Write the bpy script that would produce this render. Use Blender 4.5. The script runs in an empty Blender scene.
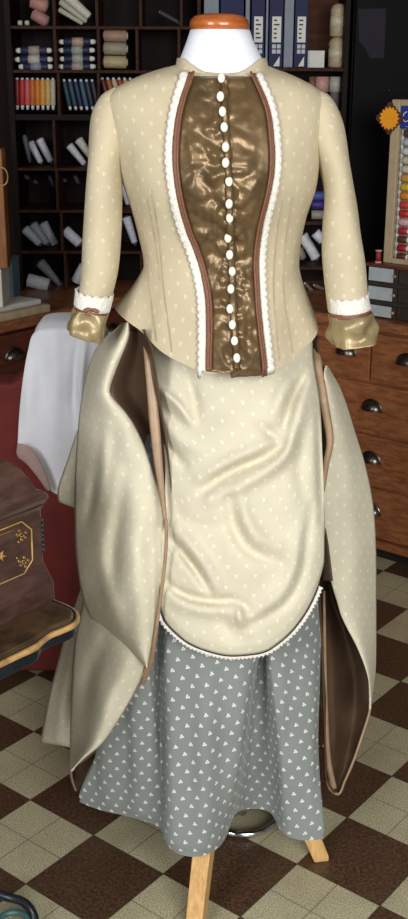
import bpy, bmesh, math, random
from mathutils import Vector, noise
from mathutils.bvhtree import BVHTree
random.seed(7)
PI = math.pi
C = bpy.context.scene.collection

# ---------------------------------------------------------------- camera survey (from the floor tiles)
F = 1126.77; PIT = .334422; ROLL = .003623; H = 1.58393
CP, SP = math.cos(PIT), math.sin(PIT)
def ray(x, y):
    a = x - 204; b = 459.5 - y
    cr, sr = math.cos(-ROLL), math.sin(-ROLL)
    u = cr*a - sr*b; v = sr*a + cr*b
    return Vector((u/F, CP + v/F*SP, -SP + v/F*CP))
def atY(x, y, Y):
    d = ray(x, y); return d*(Y/d.y) + Vector((0, 0, H))
def atZ(x, y, z):
    d = ray(x, y); return d*((z-H)/d.z) + Vector((0, 0, H))
def onplane(x, y, P, n):
    d = ray(x, y); O = Vector((0, 0, H)); return O + d*((P-O).dot(n)/d.dot(n))
YAW = .67135
ca, sa = math.cos(YAW), math.sin(YAW)
A = Vector((ca, -sa, 0)); B = Vector((sa, ca, 0)); UP = Vector((0, 0, 1))

# ---------------------------------------------------------------- small maths
def lerp(a, b, t): return a + (b-a)*t
def clamp(x, a=0., b=1.): return max(a, min(b, x))
def sstep(a, b, x):
    t = clamp((x-a)/(b-a)); return t*t*(3-2*t)
def interp(tab, x):
    if x <= tab[0][0]: return tab[0][1]
    for (a, va), (b, vb) in zip(tab, tab[1:]):
        if x <= b:
            return va + (vb-va)*(x-a)/(b-a)
    return tab[-1][1]
def cinterp(tab, x):
    """smooth (Catmull-Rom style) table look-up"""
    n = len(tab)
    if x <= tab[0][0]: return tab[0][1]
    if x >= tab[-1][0]: return tab[-1][1]
    for i in range(n-1):
        if x <= tab[i+1][0]: break
    x0, y0 = tab[i]; x1, y1 = tab[i+1]
    def sl(k):
        if k == 0: return (tab[1][1]-tab[0][1])/(tab[1][0]-tab[0][0])
        if k == n-1: return (tab[-1][1]-tab[-2][1])/(tab[-1][0]-tab[-2][0])
        return (tab[k+1][1]-tab[k-1][1])/(tab[k+1][0]-tab[k-1][0])
    h = x1-x0; t = (x-x0)/h; m0 = sl(i)*h; m1 = sl(i+1)*h
    return (2*t**3-3*t*t+1)*y0+(t**3-2*t*t+t)*m0+(-2*t**3+3*t*t)*y1+(t**3-t*t)*m1
def resample(pts, n):
    L = [0]
    for a, b in zip(pts, pts[1:]): L.append(L[-1] + math.dist(a, b))
    tabs = [[(l, p[k]) for l, p in zip(L, pts)] for k in range(len(pts[0]))]
    return [tuple(cinterp(t, L[-1]*i/(n-1)) for t in tabs) for i in range(n)]
def nz(x, y=0, z=0): return noise.noise(Vector((x, y, z)))

# ---------------------------------------------------------------- materials
def srgb(r, g, b):
    f = lambda c: (c/255/12.92) if c/255 <= .04045 else ((c/255+.055)/1.055)**2.4
    return (f(r), f(g), f(b), 1)
class NT:
    def __init__(s, name):
        s.m = bpy.data.materials.new(name); s.m.use_nodes = True
        s.n = s.m.node_tree.nodes; s.l = s.m.node_tree.links
        s.b = s.n['Principled BSDF']
    def node(s, t, **k):
        q = s.n.new(t)
        for a, v in k.items(): setattr(q, a, v)
        return q
    def put(s, sock, v):
        if isinstance(v, bpy.types.NodeSocket): s.l.new(v, sock)
        else: sock.default_value = v
    def math(s, op, a, b=0., c=None):
        q = s.node('ShaderNodeMath', operation=op); s.put(q.inputs[0], a); s.put(q.inputs[1], b)
        if c is not None: s.put(q.inputs[2], c)
        return q.outputs[0]
    def mix(s, f, a, b, typ='MIX'):
        q = s.node('ShaderNodeMix', data_type='RGBA', blend_type=typ)
        s.put(q.inputs[0], f); s.put(q.inputs[6], a); s.put(q.inputs[7], b); return q.outputs[2]
    def ramp(s, v, lo, hi):
        q = s.node('ShaderNodeMapRange'); q.interpolation_type = 'SMOOTHSTEP'
        s.put(q.inputs[0], v); q.inputs[1].default_value = lo; q.inputs[2].default_value = hi; return q.outputs[0]
    def coord(s, which='Object'): return s.node('ShaderNodeTexCoord').outputs[which]
    def noise(s, vec, scale, detail=4, rough=.6, stretch=None):
        if stretch:
            mp = s.node('ShaderNodeMapping'); s.put(mp.inputs[0], vec); mp.inputs['Scale'].default_value = stretch; vec = mp.outputs[0]
        q = s.node('ShaderNodeTexNoise'); s.put(q.inputs['Vector'], vec)
        q.inputs['Scale'].default_value = scale; q.inputs['Detail'].default_value = detail; q.inputs['Roughness'].default_value = rough
        return q.outputs[0]
    def bump(s, h, strength, dist=.002):
        q = s.node('ShaderNodeBump'); q.inputs['Strength'].default_value = strength; q.inputs['Distance'].default_value = dist
        s.put(q.inputs['Height'], h); s.l.new(q.outputs[0], s.b.inputs['Normal'])
    def base(s, v): s.put(s.b.inputs['Base Color'], v)
    def set(s, rough=.6, metal=0., spec=.5, coat=0., sheen=0.):
        s.b.inputs['Roughness'].default_value = rough; s.b.inputs['Metallic'].default_value = metal
        s.b.inputs['Specular IOR Level'].default_value = spec; s.b.inputs['Coat Weight'].default_value = coat
        s.b.inputs['Sheen Weight'].default_value = sheen; return s
def plain(name, col, rough=.6, metal=0., spec=.5, coat=0., var=.12, scale=30, bump=.0, bdist=.002, sheen=0., stretch=None):
    t = NT(name).set(rough, metal, spec, coat, sheen)
    n = t.noise(t.coord(), scale, stretch=stretch)
    c2 = tuple(max(0, c*(1-2*var)) for c in col[:3]) + (1,)
    c3 = tuple(min(1, c*(1+var)) for c in col[:3]) + (1,)
    t.base(t.mix(t.ramp(n, .3, .7), c2, c3))
    if bump: t.bump(n, bump, bdist)
    return t.m
def wood(name, dark, light, rough=.4, coat=.1, sc=14, stretch=(1, 1, 8)):
    t = NT(name).set(rough, 0, .5 if coat else .12, coat)
    co = t.coord()
    n = t.noise(co, sc, 6, .65, stretch)
    n2 = t.noise(co, 5, 3, .5)
    c = t.mix(t.ramp(n, .3, .72), dark, light)
    c = t.mix(t.math('MULTIPLY', t.ramp(n2, .45, .75), .35), c, dark)
    t.base(c); t.bump(n, .15, .002); return t.m
def sprigged(name, ground, mark, sx, sy, kind, rough=.85, strength=1., sheen=.2, tone=None):
    """woven cloth with small sprigs in a half-drop repeat, laid out in the cloth's own UV metres"""
    t = NT(name).set(rough, 0, .1, 0, sheen)
    mp = t.node('ShaderNodeMapping'); t.put(mp.inputs[0], t.coord('UV')); mp.inputs['Rotation'].default_value = (0, 0, -.2 if kind == 'trefoil' else .12); uv = mp.outputs[0]
    sp = t.node('ShaderNodeSeparateXYZ'); t.put(sp.inputs[0], uv)
    U, V = sp.outputs[0], sp.outputs[1]
    masks = []
    for off in (0., .5):
        x = t.math('MULTIPLY', t.math('SUBTRACT', t.math('FRACT', t.math('ADD', t.math('DIVIDE', U, sx), off)), .5), sx)
        y = t.math('MULTIPLY', t.math('SUBTRACT', t.math('FRACT', t.math('ADD', t.math('DIVIDE', V, sy), off)), .5), sy)
        if kind == 'trefoil':
            petals = [(0, .0022, .0019), (-.0021, -.0012, .0019), (.0021, -.0012, .0019)]
        else:
            petals = [(-.0013, .0014, .0019), (.0014, .0011, .0018), (.0, -.0022, .0018)]
        for px, py, r in petals:
            dx = t.math('SUBTRACT', x, px); dy = t.math('SUBTRACT', y, py)
            d = t.math('SQRT', t.math('ADD', t.math('MULTIPLY', dx, dx), t.math('MULTIPLY', dy, dy)))
            masks.append(t.math('SUBTRACT', 1., t.ramp(d, r*.6, r*1.4)))
    m = masks[0]
    for k in masks[1:]: m = t.math('MAXIMUM', m, k)
    co = t.coord()
    g2 = tuple(c*.9 for c in ground[:3]) + (1,)
    base = t.mix(t.ramp(t.noise(co, 9, 3), .3, .7), g2, ground)
    t.base(t.mix(t.math('MULTIPLY', m, strength), base, mark))
    weave = t.noise(uv, 900, 2, .5)
    soft = t.noise(co, 26, 4, .6)
    t.bump(t.math('ADD', t.math('MULTIPLY', weave, .12), soft), .25, .004)
    return t.m
M = {}
M['cream'] = sprigged('cream_sprigged_cotton', srgb(211, 204, 181), srgb(240, 237, 226), .034, .038, 'drop', strength=.42, sheen=0)
M['creamj'] = sprigged('warm_cream_sprigged_cotton', srgb(198, 186, 157), srgb(232, 225, 206), .032, .036, 'drop', strength=.36, sheen=0)
M['grey'] = sprigged('grey_sprigged_cotton', srgb(132, 137, 134), srgb(222, 224, 220), .029, .035, 'trefoil', strength=.95)
M['lace'] = plain('white_cotton_lace', srgb(236, 232, 222), .9, var=.10, scale=260, bump=.8, bdist=.003, sheen=.2)
M['braid'] = plain('brown_braid', srgb(128, 84, 62), .6, var=.12, scale=300, bump=.4)
M['satin'] = plain('brown_satin', srgb(118, 96, 66), .34, .42, var=.14, scale=18, bump=.12, bdist=.006)
M['lining'] = plain('dark_brown_satin_lining', srgb(96, 74, 58), .34, .2, var=.1, scale=12, bump=.25, bdist=.006)
M['facing'] = plain('tan_satin_facing', srgb(164, 136, 108), .42, var=.08, scale=30, bump=.2)
M['goldsatin'] = plain('olive_gold_satin', srgb(160, 142, 104), .36, .25, var=.12, scale=20, bump=.3, bdist=.008)
M['button'] = plain('cream_pearl_button', srgb(240, 234, 218), .25, coat=.4, var=.03)
M['neck'] = plain('white_jersey', srgb(232, 236, 244), .8, var=.02, scale=200, bump=.05)
M['capwood'] = wood('varnished_orange_wood', srgb(150, 76, 30), srgb(196, 112, 52), .25, .4)
M['beech'] = wood('pale_beech', srgb(196, 150, 92), srgb(226, 184, 124), .45, .1, 20, (6, 6, .8))
M['chrome'] = plain('chrome', (.75, .77, .8, 1), .12, 1, var=.02)
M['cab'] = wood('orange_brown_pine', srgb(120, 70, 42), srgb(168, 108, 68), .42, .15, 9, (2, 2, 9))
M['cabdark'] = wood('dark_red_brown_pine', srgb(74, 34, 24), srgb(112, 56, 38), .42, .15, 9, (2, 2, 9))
M['gap'] = plain('dark_recess', srgb(30, 18, 12), .8)
M['pewter'] = plain('aged_pewter', (.16, .14, .12, 1), .28, .95, var=.2, scale=60)
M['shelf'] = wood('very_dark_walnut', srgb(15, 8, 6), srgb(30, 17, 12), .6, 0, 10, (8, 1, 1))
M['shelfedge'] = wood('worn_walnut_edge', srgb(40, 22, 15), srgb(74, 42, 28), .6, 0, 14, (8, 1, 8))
M['shelfbrown'] = wood('mid_brown_board', srgb(70, 40, 26), srgb(96, 56, 36), .6, 0, 10, (1, 1, 6))
M['black'] = plain('black_lacquer', srgb(6, 4, 5), .5, spec=.06, var=.1)
M['plum'] = plain('painted_reflection_grey', srgb(28, 24, 34), .5, spec=.1, var=.05)
M['wall'] = plain('dark_painted_plaster', srgb(58, 44, 38), .9, var=.08, scale=8)
M['ceil'] = plain('off_white_ceiling', srgb(170, 165, 155), .9, var=.04)
M['red'] = plain('dark_red_upholstery', srgb(104, 30, 24), .85, var=.12, scale=9, bump=.15, sheen=.0)
M['whitecloth'] = plain('white_cotton_sheet', srgb(232, 234, 240), .85, var=.02, scale=14, bump=.25, bdist=.006, sheen=.2)
M['pinkshadow'] = plain('dusty_pink_shadow_tone', srgb(168, 140, 134), .85, var=.05, scale=20, bump=.2)
M['leather'] = wood('old_brown_veneer', srgb(58, 38, 33), srgb(86, 60, 51), .3, .3, 7, (3, 3, 9))
M['tabletop'] = wood('dark_olive_walnut', srgb(44, 32, 22), srgb(84, 64, 44), .28, .3, 9, (3, 3, 9))
M['gold'] = plain('gold_inlay', srgb(196, 158, 92), .4, .3, var=.15, scale=80)
M['brass'] = plain('worn_brass_edge', srgb(186, 146, 96), .35, 0, var=.2, scale=40)
M['iron'] = plain('blue_black_iron', srgb(34, 40, 48), .35, .4, var=.2, scale=30)
M['teal'] = plain('teal_enamel', srgb(70, 110, 110), .4, var=.15)
M['oak'] = wood('golden_oak', srgb(120, 70, 22), srgb(166, 104, 40), .4, .2, 10, (6, 6, 1))
M['card'] = plain('white_card', srgb(214, 212, 204), .7, var=.04)
M['board'] = plain('cream_cardboard', srgb(184, 168, 134), .8, var=.08)
M['bluecard'] = plain('pale_blue_card', srgb(96, 128, 150), .6, var=.08)
M['navy'] = plain('navy_card', srgb(20, 22, 74), .7, var=.08)
M['slate'] = plain('grey_blue_card', srgb(112, 120, 134), .5, var=.06)
M['ink'] = plain('black_ink', srgb(26, 24, 34), .6)
M['beige'] = plain('beige_melamine', srgb(178, 158, 126), .55, var=.05)
M['signblue'] = plain('royal_blue_print', srgb(28, 52, 140), .5, var=.05)
M['orange'] = plain('bright_orange_paper', srgb(246, 160, 24), .6, var=.04)
M['darkprint'] = plain('brown_patterned_paper', srgb(84, 46, 26), .7, var=.35, scale=160)
M['greydrawer'] = plain('dark_grey_plastic', srgb(56, 48, 44), .5, var=.1)
M['paleplastic'] = plain('pale_grey_label', srgb(176, 184, 188), .5, var=.05)
M['cone_silver'] = plain('silver_grey_thread', srgb(206, 208, 214), .5, var=.12, scale=120, bump=.3)
M['cone_end'] = plain('dark_blue_plastic_cap', srgb(28, 32, 60), .4)
def thread(r, g, b):
    k = 'thread_%d_%d_%d' % (r, g, b)
    if k not in M: M[k] = plain(k, srgb(r, g, b), .55, var=.12, scale=200, bump=.3)
    return M[k]
# floor: brown and buff terrazzo squares, each scored into four
OXY = Vector((-1.19187836*.2, 10.2781828*.2, 0))
def floor_mat():
    t = NT('terrazzo_checker').set(.42, 0, .45)
    co = t.coord(); sp = t.node('ShaderNodeSeparateXYZ'); t.put(sp.inputs[0], co)
    x = t.math('SUBTRACT', sp.outputs[0], OXY.x); y = t.math('SUBTRACT', sp.outputs[1], OXY.y)
    def proj(v): return t.math('DIVIDE', t.math('ADD', t.math('MULTIPLY', x, v.x), t.math('MULTIPLY', y, v.y)), .2)
    i, j = proj(A), proj(B)
    par = t.math('MODULO', t.math('ADD', t.math('ADD', t.math('FLOOR', i), t.math('FLOOR', j)), 100.), 2.)
    def line(v, k):
        f = t.math('FRACT', t.math('MULTIPLY', v, k)); d = t.math('MINIMUM', f, t.math('SUBTRACT', 1., f)); return d
    fine = t.math('MINIMUM', line(i, 2.), line(j, 2.))
    big = t.math('MINIMUM', line(i, 1.), line(j, 1.))
    spk = t.noise(co, 320, 3, .8); blot = t.noise(co, 6, 4, .6); spk2 = t.noise(co, 140, 3, .7)
    light = t.mix(t.ramp(spk, .38, .62), srgb(146, 138, 108), srgb(216, 208, 174))
    dark = t.mix(t.ramp(spk2, .35, .68), srgb(58, 40, 29), srgb(102, 74, 54))
    c = t.mix(par, light, dark)
    c = t.mix(t.math('MULTIPLY', t.ramp(blot, .4, .75), .3), c, srgb(96, 82, 60))
    g = t.math('SUBTRACT', 1., t.ramp(fine, .006, .022))
    c = t.mix(t.math('MULTIPLY', g, .55), c, srgb(70, 58, 42))
    g2 = t.math('SUBTRACT', 1., t.ramp(big, .004, .012))
    c = t.mix(t.math('MULTIPLY', g2, .5), c, srgb(52, 40, 30))
    t.base(c); t.bump(t.math('SUBTRACT', spk, t.math('MULTIPLY', g, .6)), .12, .002)
    return t.m
M['floor'] = floor_mat()

# ---------------------------------------------------------------- objects
def _link(name, me, parent):
    o = bpy.data.objects.new(name, me); C.objects.link(o)
    if parent is not None:
        o.parent = parent
    return o
def root_of(o):
    while o.parent: o = o.parent
    return o
def wloc(o):
    v = Vector((0, 0, 0))
    while o is not None: v += o.location; o = o.parent
    return v
def mesh(name, verts, faces, mat, parent=None, smooth=True, uvs=None, solid=0, bevel=0, sub=0, offset=-1):
    """verts in world metres; the object's own origin goes to the base of its bounding box"""
    vs = [Vector(v) for v in verts]
    if parent is None:
        xs = [v.x for v in vs]; ys = [v.y for v in vs]; zs = [v.z for v in vs]
        org = Vector(((min(xs)+max(xs))/2, (min(ys)+max(ys))/2, min(zs)))
    else: org = wloc(parent)
    me = bpy.data.meshes.new(name)
    me.from_pydata([v-org for v in vs], [], faces)
    if uvs:
        ul = me.uv_layers.new(name='UVMap')
        for lp in me.loops: ul.data[lp.index].uv = uvs[lp.vertex_index]
    me.materials.append(mat)
    if not uvs or True:
        bm = bmesh.new(); bm.from_mesh(me)
        if not uvs: bmesh.ops.recalc_face_normals(bm, faces=bm.faces)
        bm.to_mesh(me); bm.free()
    for p in me.polygons: p.use_smooth = smooth
    o = _link(name, me, parent)
    if parent is None: o.location = org
    if solid:
        q = o.modifiers.new('thickness', 'SOLIDIFY'); q.thickness = solid; q.offset = offset
    if bevel:
        q = o.modifiers.new('bevel', 'BEVEL'); q.width = bevel; q.segments = 2; q.limit_method = 'ANGLE'; q.angle_limit = .6
    if sub:
        q = o.modifiers.new('sub', 'SUBSURF'); q.levels = sub; q.render_levels = sub
    return o
def empty(name, loc):
    o = bpy.data.objects.new(name, None); C.objects.link(o); o.location = loc; o.empty_display_size = .05; return o
def tag(o, label, cat, group=None, kind=None):
    o['label'] = label; o['category'] = cat
    if group: o['group'] = group
    if kind: o['kind'] = kind
    return o
def grid(name, rows, mat, parent=None, closed=False, solid=.0015, bevel=0, uvscale=1., sub=0, flip=False, uvoff=(0, 0), midi=None, vz=False):
    """surface through rows of points, UV = arc length in metres"""
    R = len(rows); K = len(rows[0])
    verts = [p for r in rows for p in r]
    faces = []; 
    for i in range(R-1):
        for j in range(K-1 if not closed else K):
            a = i*K+j; b = i*K+(j+1) % K; c = (i+1)*K+(j+1) % K; d = (i+1)*K+j
            faces.append((a, d, c, b) if not flip else (a, b, c, d))
    mid = K//2 if midi is None else midi
    uvs = []
    vv = [[0]*K for _ in range(R)]
    for i in range(1, R):
        for j in range(K): vv[i][j] = vv[i-1][j] - (Vector(rows[i][j])-Vector(rows[i-1][j])).length
    for i in range(R):
        uu = [0]*K
        for j in range(mid+1, K): uu[j] = uu[j-1] + (Vector(rows[i][j])-Vector(rows[i][j-1])).length
        for j in range(mid-1, -1, -1): uu[j] = uu[j+1] - (Vector(rows[i][j])-Vector(rows[i][j+1])).length
        for j in range(K): uvs.append((uu[j]*uvscale+uvoff[0], (rows[i][j].z if vz else (vv[i][mid]*.5+vv[i][j]*.5)*uvscale)+uvoff[1]))
    return mesh(name, verts, faces, mat, parent, True, uvs, solid=solid, bevel=bevel, sub=sub)
def boxv(o, ex, ey, ez):
    """box from corner o along three vectors"""
    o = Vector(o); vs = [o, o+ex, o+ex+ey, o+ey]; vs += [v+ez for v in vs]
    return vs, [(0, 3, 2, 1), (4, 5, 6, 7), (0, 1, 5, 4), (1, 2, 6, 5), (2, 3, 7, 6), (3, 0, 4, 7)]
def box(name, o, ex, ey, ez, mat, parent=None, bevel=.002):
    v, f = boxv(o, Vector(ex), Vector(ey), Vector(ez)); return mesh(name, v, f, mat, parent, False, bevel=bevel)
def abox(name, x0, x1, y0, y1, z0, z1, mat, parent=None, bevel=.002):
    return box(name, (x0, y0, z0), (x1-x0, 0, 0), (0, y1-y0, 0), (0, 0, z1-z0), mat, parent, bevel)
def frames(pts):
    pts = [Vector(p) for p in pts]; out = []
    n = None
    for i, p in enumerate(pts):
        t = (pts[min(i+1, len(pts)-1)] - pts[max(i-1, 0)]).normalized()
        if n is None:
            n = t.cross(Vector((0, 0, 1)))
            if n.length < .1: n = t.cross(Vector((0, 1, 0)))
            n.normalize()
        else:
            n = (n - t*n.dot(t)).normalized()
        out.append((p, t, n, t.cross(n)))
    return out
def tubev(pts, rad, seg=12, closed=False, caps=True, sq=False):
    fr = frames(pts); vs = []; fs = []
    n = len(fr)
    for k, (p, t, a, b) in enumerate(fr):
        r = rad[k] if isinstance(rad, (list, tuple)) else rad
        for s in range(seg):
            th = 2*PI*(s+.5)/seg
            vs.append(p + a*math.cos(th)*r + b*math.sin(th)*r)
    for k in range(n-1 if not closed else n):
        for s in range(seg):
            a0 = k*seg+s; b0 = k*seg+(s+1) % seg; c0 = ((k+1) % n)*seg+(s+1) % seg; d0 = ((k+1) % n)*seg+s
            fs.append((a0, b0, c0, d0))
    if caps and not closed:
        fs.append(tuple(range(seg))[::-1]); fs.append(tuple((n-1)*seg+s for s in range(seg)))
    return vs, fs
def tube(name, pts, rad, mat, parent=None, seg=12, closed=False, smooth=True, bevel=0):
    v, f = tubev(pts, rad, seg, closed); return mesh(name, v, f, mat, parent, smooth, bevel=bevel)
def join(*parts):
    V = []; Fc = []
    for v, f in parts:
        k = len(V); V += list(v); Fc += [tuple(i+k for i in q) for q in f]
    return V, Fc
def ellipsoid(c, ax, seg=16, rings=9):
    """ax: three axis vectors"""
    vs = []; fs = []
    c = Vector(c); X, Y, Z = [Vector(a) for a in ax]
    for i in range(rings+1):
        ph = PI*i/rings
        for s in range(seg):
            th = 2*PI*s/seg
            vs.append(c + X*math.sin(ph)*math.cos(th) + Y*math.sin(ph)*math.sin(th) + Z*math.cos(ph))
    for i in range(rings):
        for s in range(seg):
            fs.append((i*seg+s, (i+1)*seg+s, (i+1)*seg+(s+1) % seg, i*seg+(s+1) % seg))
    return vs, fs
def prism(poly, ez):
    """poly: world points of a flat outline, extruded along ez"""
    n = len(poly); vs = [Vector(p) for p in poly] + [Vector(p)+Vector(ez) for p in poly]
    fs = [tuple(range(n))[::-1], tuple(range(n, 2*n))] + [(i, (i+1) % n, (i+1) % n+n, i+n) for i in range(n)]
    return vs, fs

# ================================================================= ROOM
def structure(o): o['kind'] = 'structure'; return o
CORN = Vector((-.159, 4.086, 0)); DEP = .75
o = mesh('floor', [(-3, -1.5, 0), (3.5, -1.5, 0), (3.5, 6, 0), (-3, 6, 0)], [(0, 1, 2, 3)], M['floor'], None, False)
o.location = (0, 0, 0)
for v in o.data.vertices: v.co = {0: Vector((-3, -1.5, 0)), 1: Vector((3.5, -1.5, 0)), 2: Vector((3.5, 6, 0)), 3: Vector((-3, 6, 0))}[v.index]
structure(o)
wc = CORN + B*(DEP+.02) - A*(DEP+.02)
structure(box('wall_left', wc - B*4.2, B*4.2, -A*.1, UP*2.8, M['wall'], None, 0))
structure(box('wall_right', wc, A*4.2, B*.1, UP*2.8, M['wall'], None, 0))
structure(abox('ceiling', -3, 3.5, -1.5, 6, 2.8, 2.9, M['ceil'], None, 0))

# ================================================================= DRAWER CABINETS
def cup_handle(p, along, out, parent, w=.074):
    """half-round cup pull: a quarter dome open at the bottom, on a back plate"""
    vs = []; fs = []; n = 12; m = 7
    for i in range(m+1):
        ph = (PI/2)*i/m                     # from the rim to the plate top
        for j in range(n+1):
            th = PI*j/n
            vs.append(p + along*(-math.cos(th)*w/2*1.0) + UP*(math.sin(th)*math.sin(ph)*.030) + out*(math.sin(th)*math.cos(ph)*.026+.002))
    for i in range(m):
        for j in range(n): fs.append((i*(n+1)+j, i*(n+1)+j+1, (i+1)*(n+1)+j+1, (i+1)*(n+1)+j))
    k = [p + along*(-math.cos(PI*j/10)*w*.53) + UP*(math.sin(PI*j/10)*.036) for j in range(11)]
    k = k + [p + along*(w*.53) - UP*.004, p - along*(w*.53) - UP*.004]
    v2, f2 = prism(k, out*.003)
    V, Fc = join((vs, fs), (v2, f2))
    o = mesh('drawer_pull', V, Fc, M['pewter'], parent, True, solid=.0)
    return o
def drawer_cabinet(org, along, out, t0, t1, cols, mat, name, label, rows, flip, extra):
    """carcass from t0 to t1 along the front; cols: for each row a list of (t start, t end, [handle t])"""
    r = empty(name, org + along*((t0+t1)/2)); tag(r, label, 'cabinet')
    back = -out
    box('carcass', org + along*t0 + UP*.06 + back*.012, along*(t1-t0+extra), back*(DEP-.012), UP*(.795-.06), mat, r, .001)
    box('plinth', org + along*t0 + back*.05, along*(t1-t0), back*(DEP-.1), UP*.07, M['gap'], r, 0)
    box('base_moulding', org + along*t0 + UP*.055 - back*.012, along*(t1-t0), back*.03, UP*.03, mat, r, .008)
    for ri, (z0, z1) in enumerate(rows):
        for (a, b, hs) in cols[ri]:
            d = box('drawer', org + along*(a+.003) + UP*(z0+.004) + back*.014, along*(b-a-.006), out*.016, UP*(z1-z0-.008), mat, r, .003)
            for h in hs:
                cup_handle(org + along*h + UP*(z0+(z1-z0)*.5) + out*.002, along, out, d)
    return r
zr = [(.088, .268), (.268, .447), (.447, .622), (.622, .788)]
# right cabinet: t measured along A from the corner where the two runs meet
org_r = Vector((.675, 3.424, 0)); t_off = (org_r - CORN).dot(A)
def tr(a): return t_off + a
CR = org_r - A*t_off
cols_top = [(tr(-1.05), tr(-.60), [tr(-.82)]), (tr(-.60), tr(-.178), [tr(-.268)]), (tr(-.178), tr(.30), [tr(-.045), tr(.2)]), (tr(.30), tr(.75), [tr(.5)])]
def wide(h): return [(tr(-1.05), tr(-.45), [tr(-.75)]), (tr(-.45), tr(.30), [tr(h), tr(.12)]), (tr(.30), tr(.75), [tr(.5)])]
rc = drawer_cabinet(CR, A, -B, .02, tr(.75), [wide(-.145), wide(-.155), wide(-.162), cols_top], M['cab'], 'drawer_cabinet',
    'orange-brown pine drawer cabinet with cup pulls at the right edge, behind the dress', zr, False, 0)
for ch in list(rc.children):
    pass
# left cabinet runs along B towards the camera
LP0 = CORN
cols_l = [[(-.02-.5*k-.46, -.02-.5*k, [-.02-.5*k-.23]) for k in range(4)] for _ in range(4)]
# handle seen at the left frame edge
hp = onplane(12, 343, LP0, A); th = (hp-LP0).dot(B)
cols_l = [[(th-.23+.46*k, th+.23+.46*k, [th+.46*k]) for k in (-2, -1, 0, 1)] for _ in range(4)]
tmax = th+.23+.46
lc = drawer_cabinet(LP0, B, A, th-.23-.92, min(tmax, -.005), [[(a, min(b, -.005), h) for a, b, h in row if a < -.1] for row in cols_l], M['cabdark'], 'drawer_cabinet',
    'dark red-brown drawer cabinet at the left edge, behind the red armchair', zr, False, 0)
# continuous worktop over both runs
def L_poly(z):
    over = .02
    p = [LP0 + B*(th-1.2) + A*over, LP0 + A*over - B*over, CR + A*tr(.76) - B*over, CR + A*tr(.76) + B*DEP,
         CORN + B*DEP - A*DEP, LP0 + B*(th-1.2) - A*DEP]
    return [Vector((q.x, q.y, z)) for q in p]
v, f = prism(L_poly(.796), UP*.034)
wt = mesh('worktop', v, f, M['cab'], None, False, bevel=.006)
tag(wt, 'brown wooden worktop running over both drawer cabinets', 'worktop')
TOP = .830

# ================================================================= PIGEONHOLE SHELVES
SY = 4.0            # front plane
SD = .22
def sx(px, py): return atY(px, py, SY).x
def sz(py): return atY(204, py, SY).z
shelf = empty('pigeonhole_shelves', (-.1, SY+SD/2, TOP))
tag(shelf, 'dark wooden pigeonhole shelves filled with thread, on the worktop behind the dress', 'shelving')
XL = sx(8, 150); XR = sx(346, 60); ZT = sz(-30)
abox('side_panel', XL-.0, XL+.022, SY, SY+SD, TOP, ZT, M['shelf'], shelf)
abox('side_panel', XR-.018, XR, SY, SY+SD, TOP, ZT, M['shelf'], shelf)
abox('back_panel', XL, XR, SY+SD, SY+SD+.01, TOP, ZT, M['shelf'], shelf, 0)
abox('top_panel', XL, XR, SY, SY+SD, ZT-.015, ZT, M['shelf'], shelf)
XM = sx(196, 60)
ys = [28, 72, 118, 170, 212, 253]
for y in ys:
    z = sz(y); th_ = .010 if y != 118 else .02
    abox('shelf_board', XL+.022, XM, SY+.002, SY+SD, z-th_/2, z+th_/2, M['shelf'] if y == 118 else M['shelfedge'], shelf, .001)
for y in (69, 112, 160, 223, 268):
    z = sz(y); abox('shelf_board', XM, XR-.018, SY+.002, SY+SD, z-.006, z+.006, M['shelfedge'], shelf, .001)
abox('divider', XM-.006, XM+.006, SY+.001, SY+SD, TOP, ZT-.015, M['shelfedge'], shelf, .001)
abox('back_board', sx(300, 40), XR-.018, SY+SD-.012, SY+SD-.001, sz(69), ZT-.015, M['shelfbrown'], shelf, 0)
def divider(px, y0, y1):
    x = sx(px, (y0+y1)/2); abox('divider', x-.005, x+.005, SY+.001, SY+SD, sz(y1)+.005, (sz(y0)-.005) if y0 > 0 else ZT-.015, M['shelfedge'], shelf, .001)
for px, y0, y1 in [(50, -30, 28), (93, -30, 28), (137, -30, 28), (178, -30, 28), (52, 28, 72), (95.5, 28, 72), (134, 28, 72), (176, 28, 72), (56, 72, 118), (96, 72, 118), (140, 72, 118),
                   (52, 118, 170), (93, 118, 170), (55, 170, 212), (96, 170, 212), (140, 170, 212), (60, 212, 253), (98, 212, 253), (64, 253, 290), (100, 253, 290), (140, 212, 253), (140, 253, 290)]:
    divider(px, y0, y1)
for ob in list(C.objects):
    pass

# thread tubes and spools in the pigeonholes: P0,P1 = pixel ends of the axis
def spool(p0, p1, wpx, mat, label, name='thread_spool', cat='spool', group=None, Y=None, taper=1., endm=None, ends=(.12, .12), lab=None):
    Y = Y or (SY + .03 + wpx*.0017)
    a = atY(p0[0], p0[1], Y); b = atY(p1[0], p1[1], Y)
    r = wpx/2*.0035*(Y/3.95)
    L = (b-a).length; d = (b-a)/L
    e0, e1 = ends
    vs, fs = tubev([a+d*L*e0, a+d*L*(e0+.02), a+d*L*(1-e1-.02), a+d*L*(1-e1)], [r*.9, r, r*taper, r*taper*.9], 14)
    o = mesh(name, vs, fs, mat, None, True, bevel=.0)
    tag(o, label, cat, group)
    endm = endm or M['cone_end']
    if e0: tube('spool_end', [a, a+d*L*e0*.5, a+d*L*e0], [r*.45, r*.62, r*.62], endm, o, 12)
    if e1: tube('spool_end', [b-d*L*e1, b-d*L*e1*.5, b], [r*.62*taper, r*.62*taper, r*.42*taper], endm, o, 12)
    if lab:
        tube('paper_band', [a+d*L*.36, a+d*L*.66], [r*1.05, r*1.05], lab, o, 14)
    return o
white = M['card']
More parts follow.
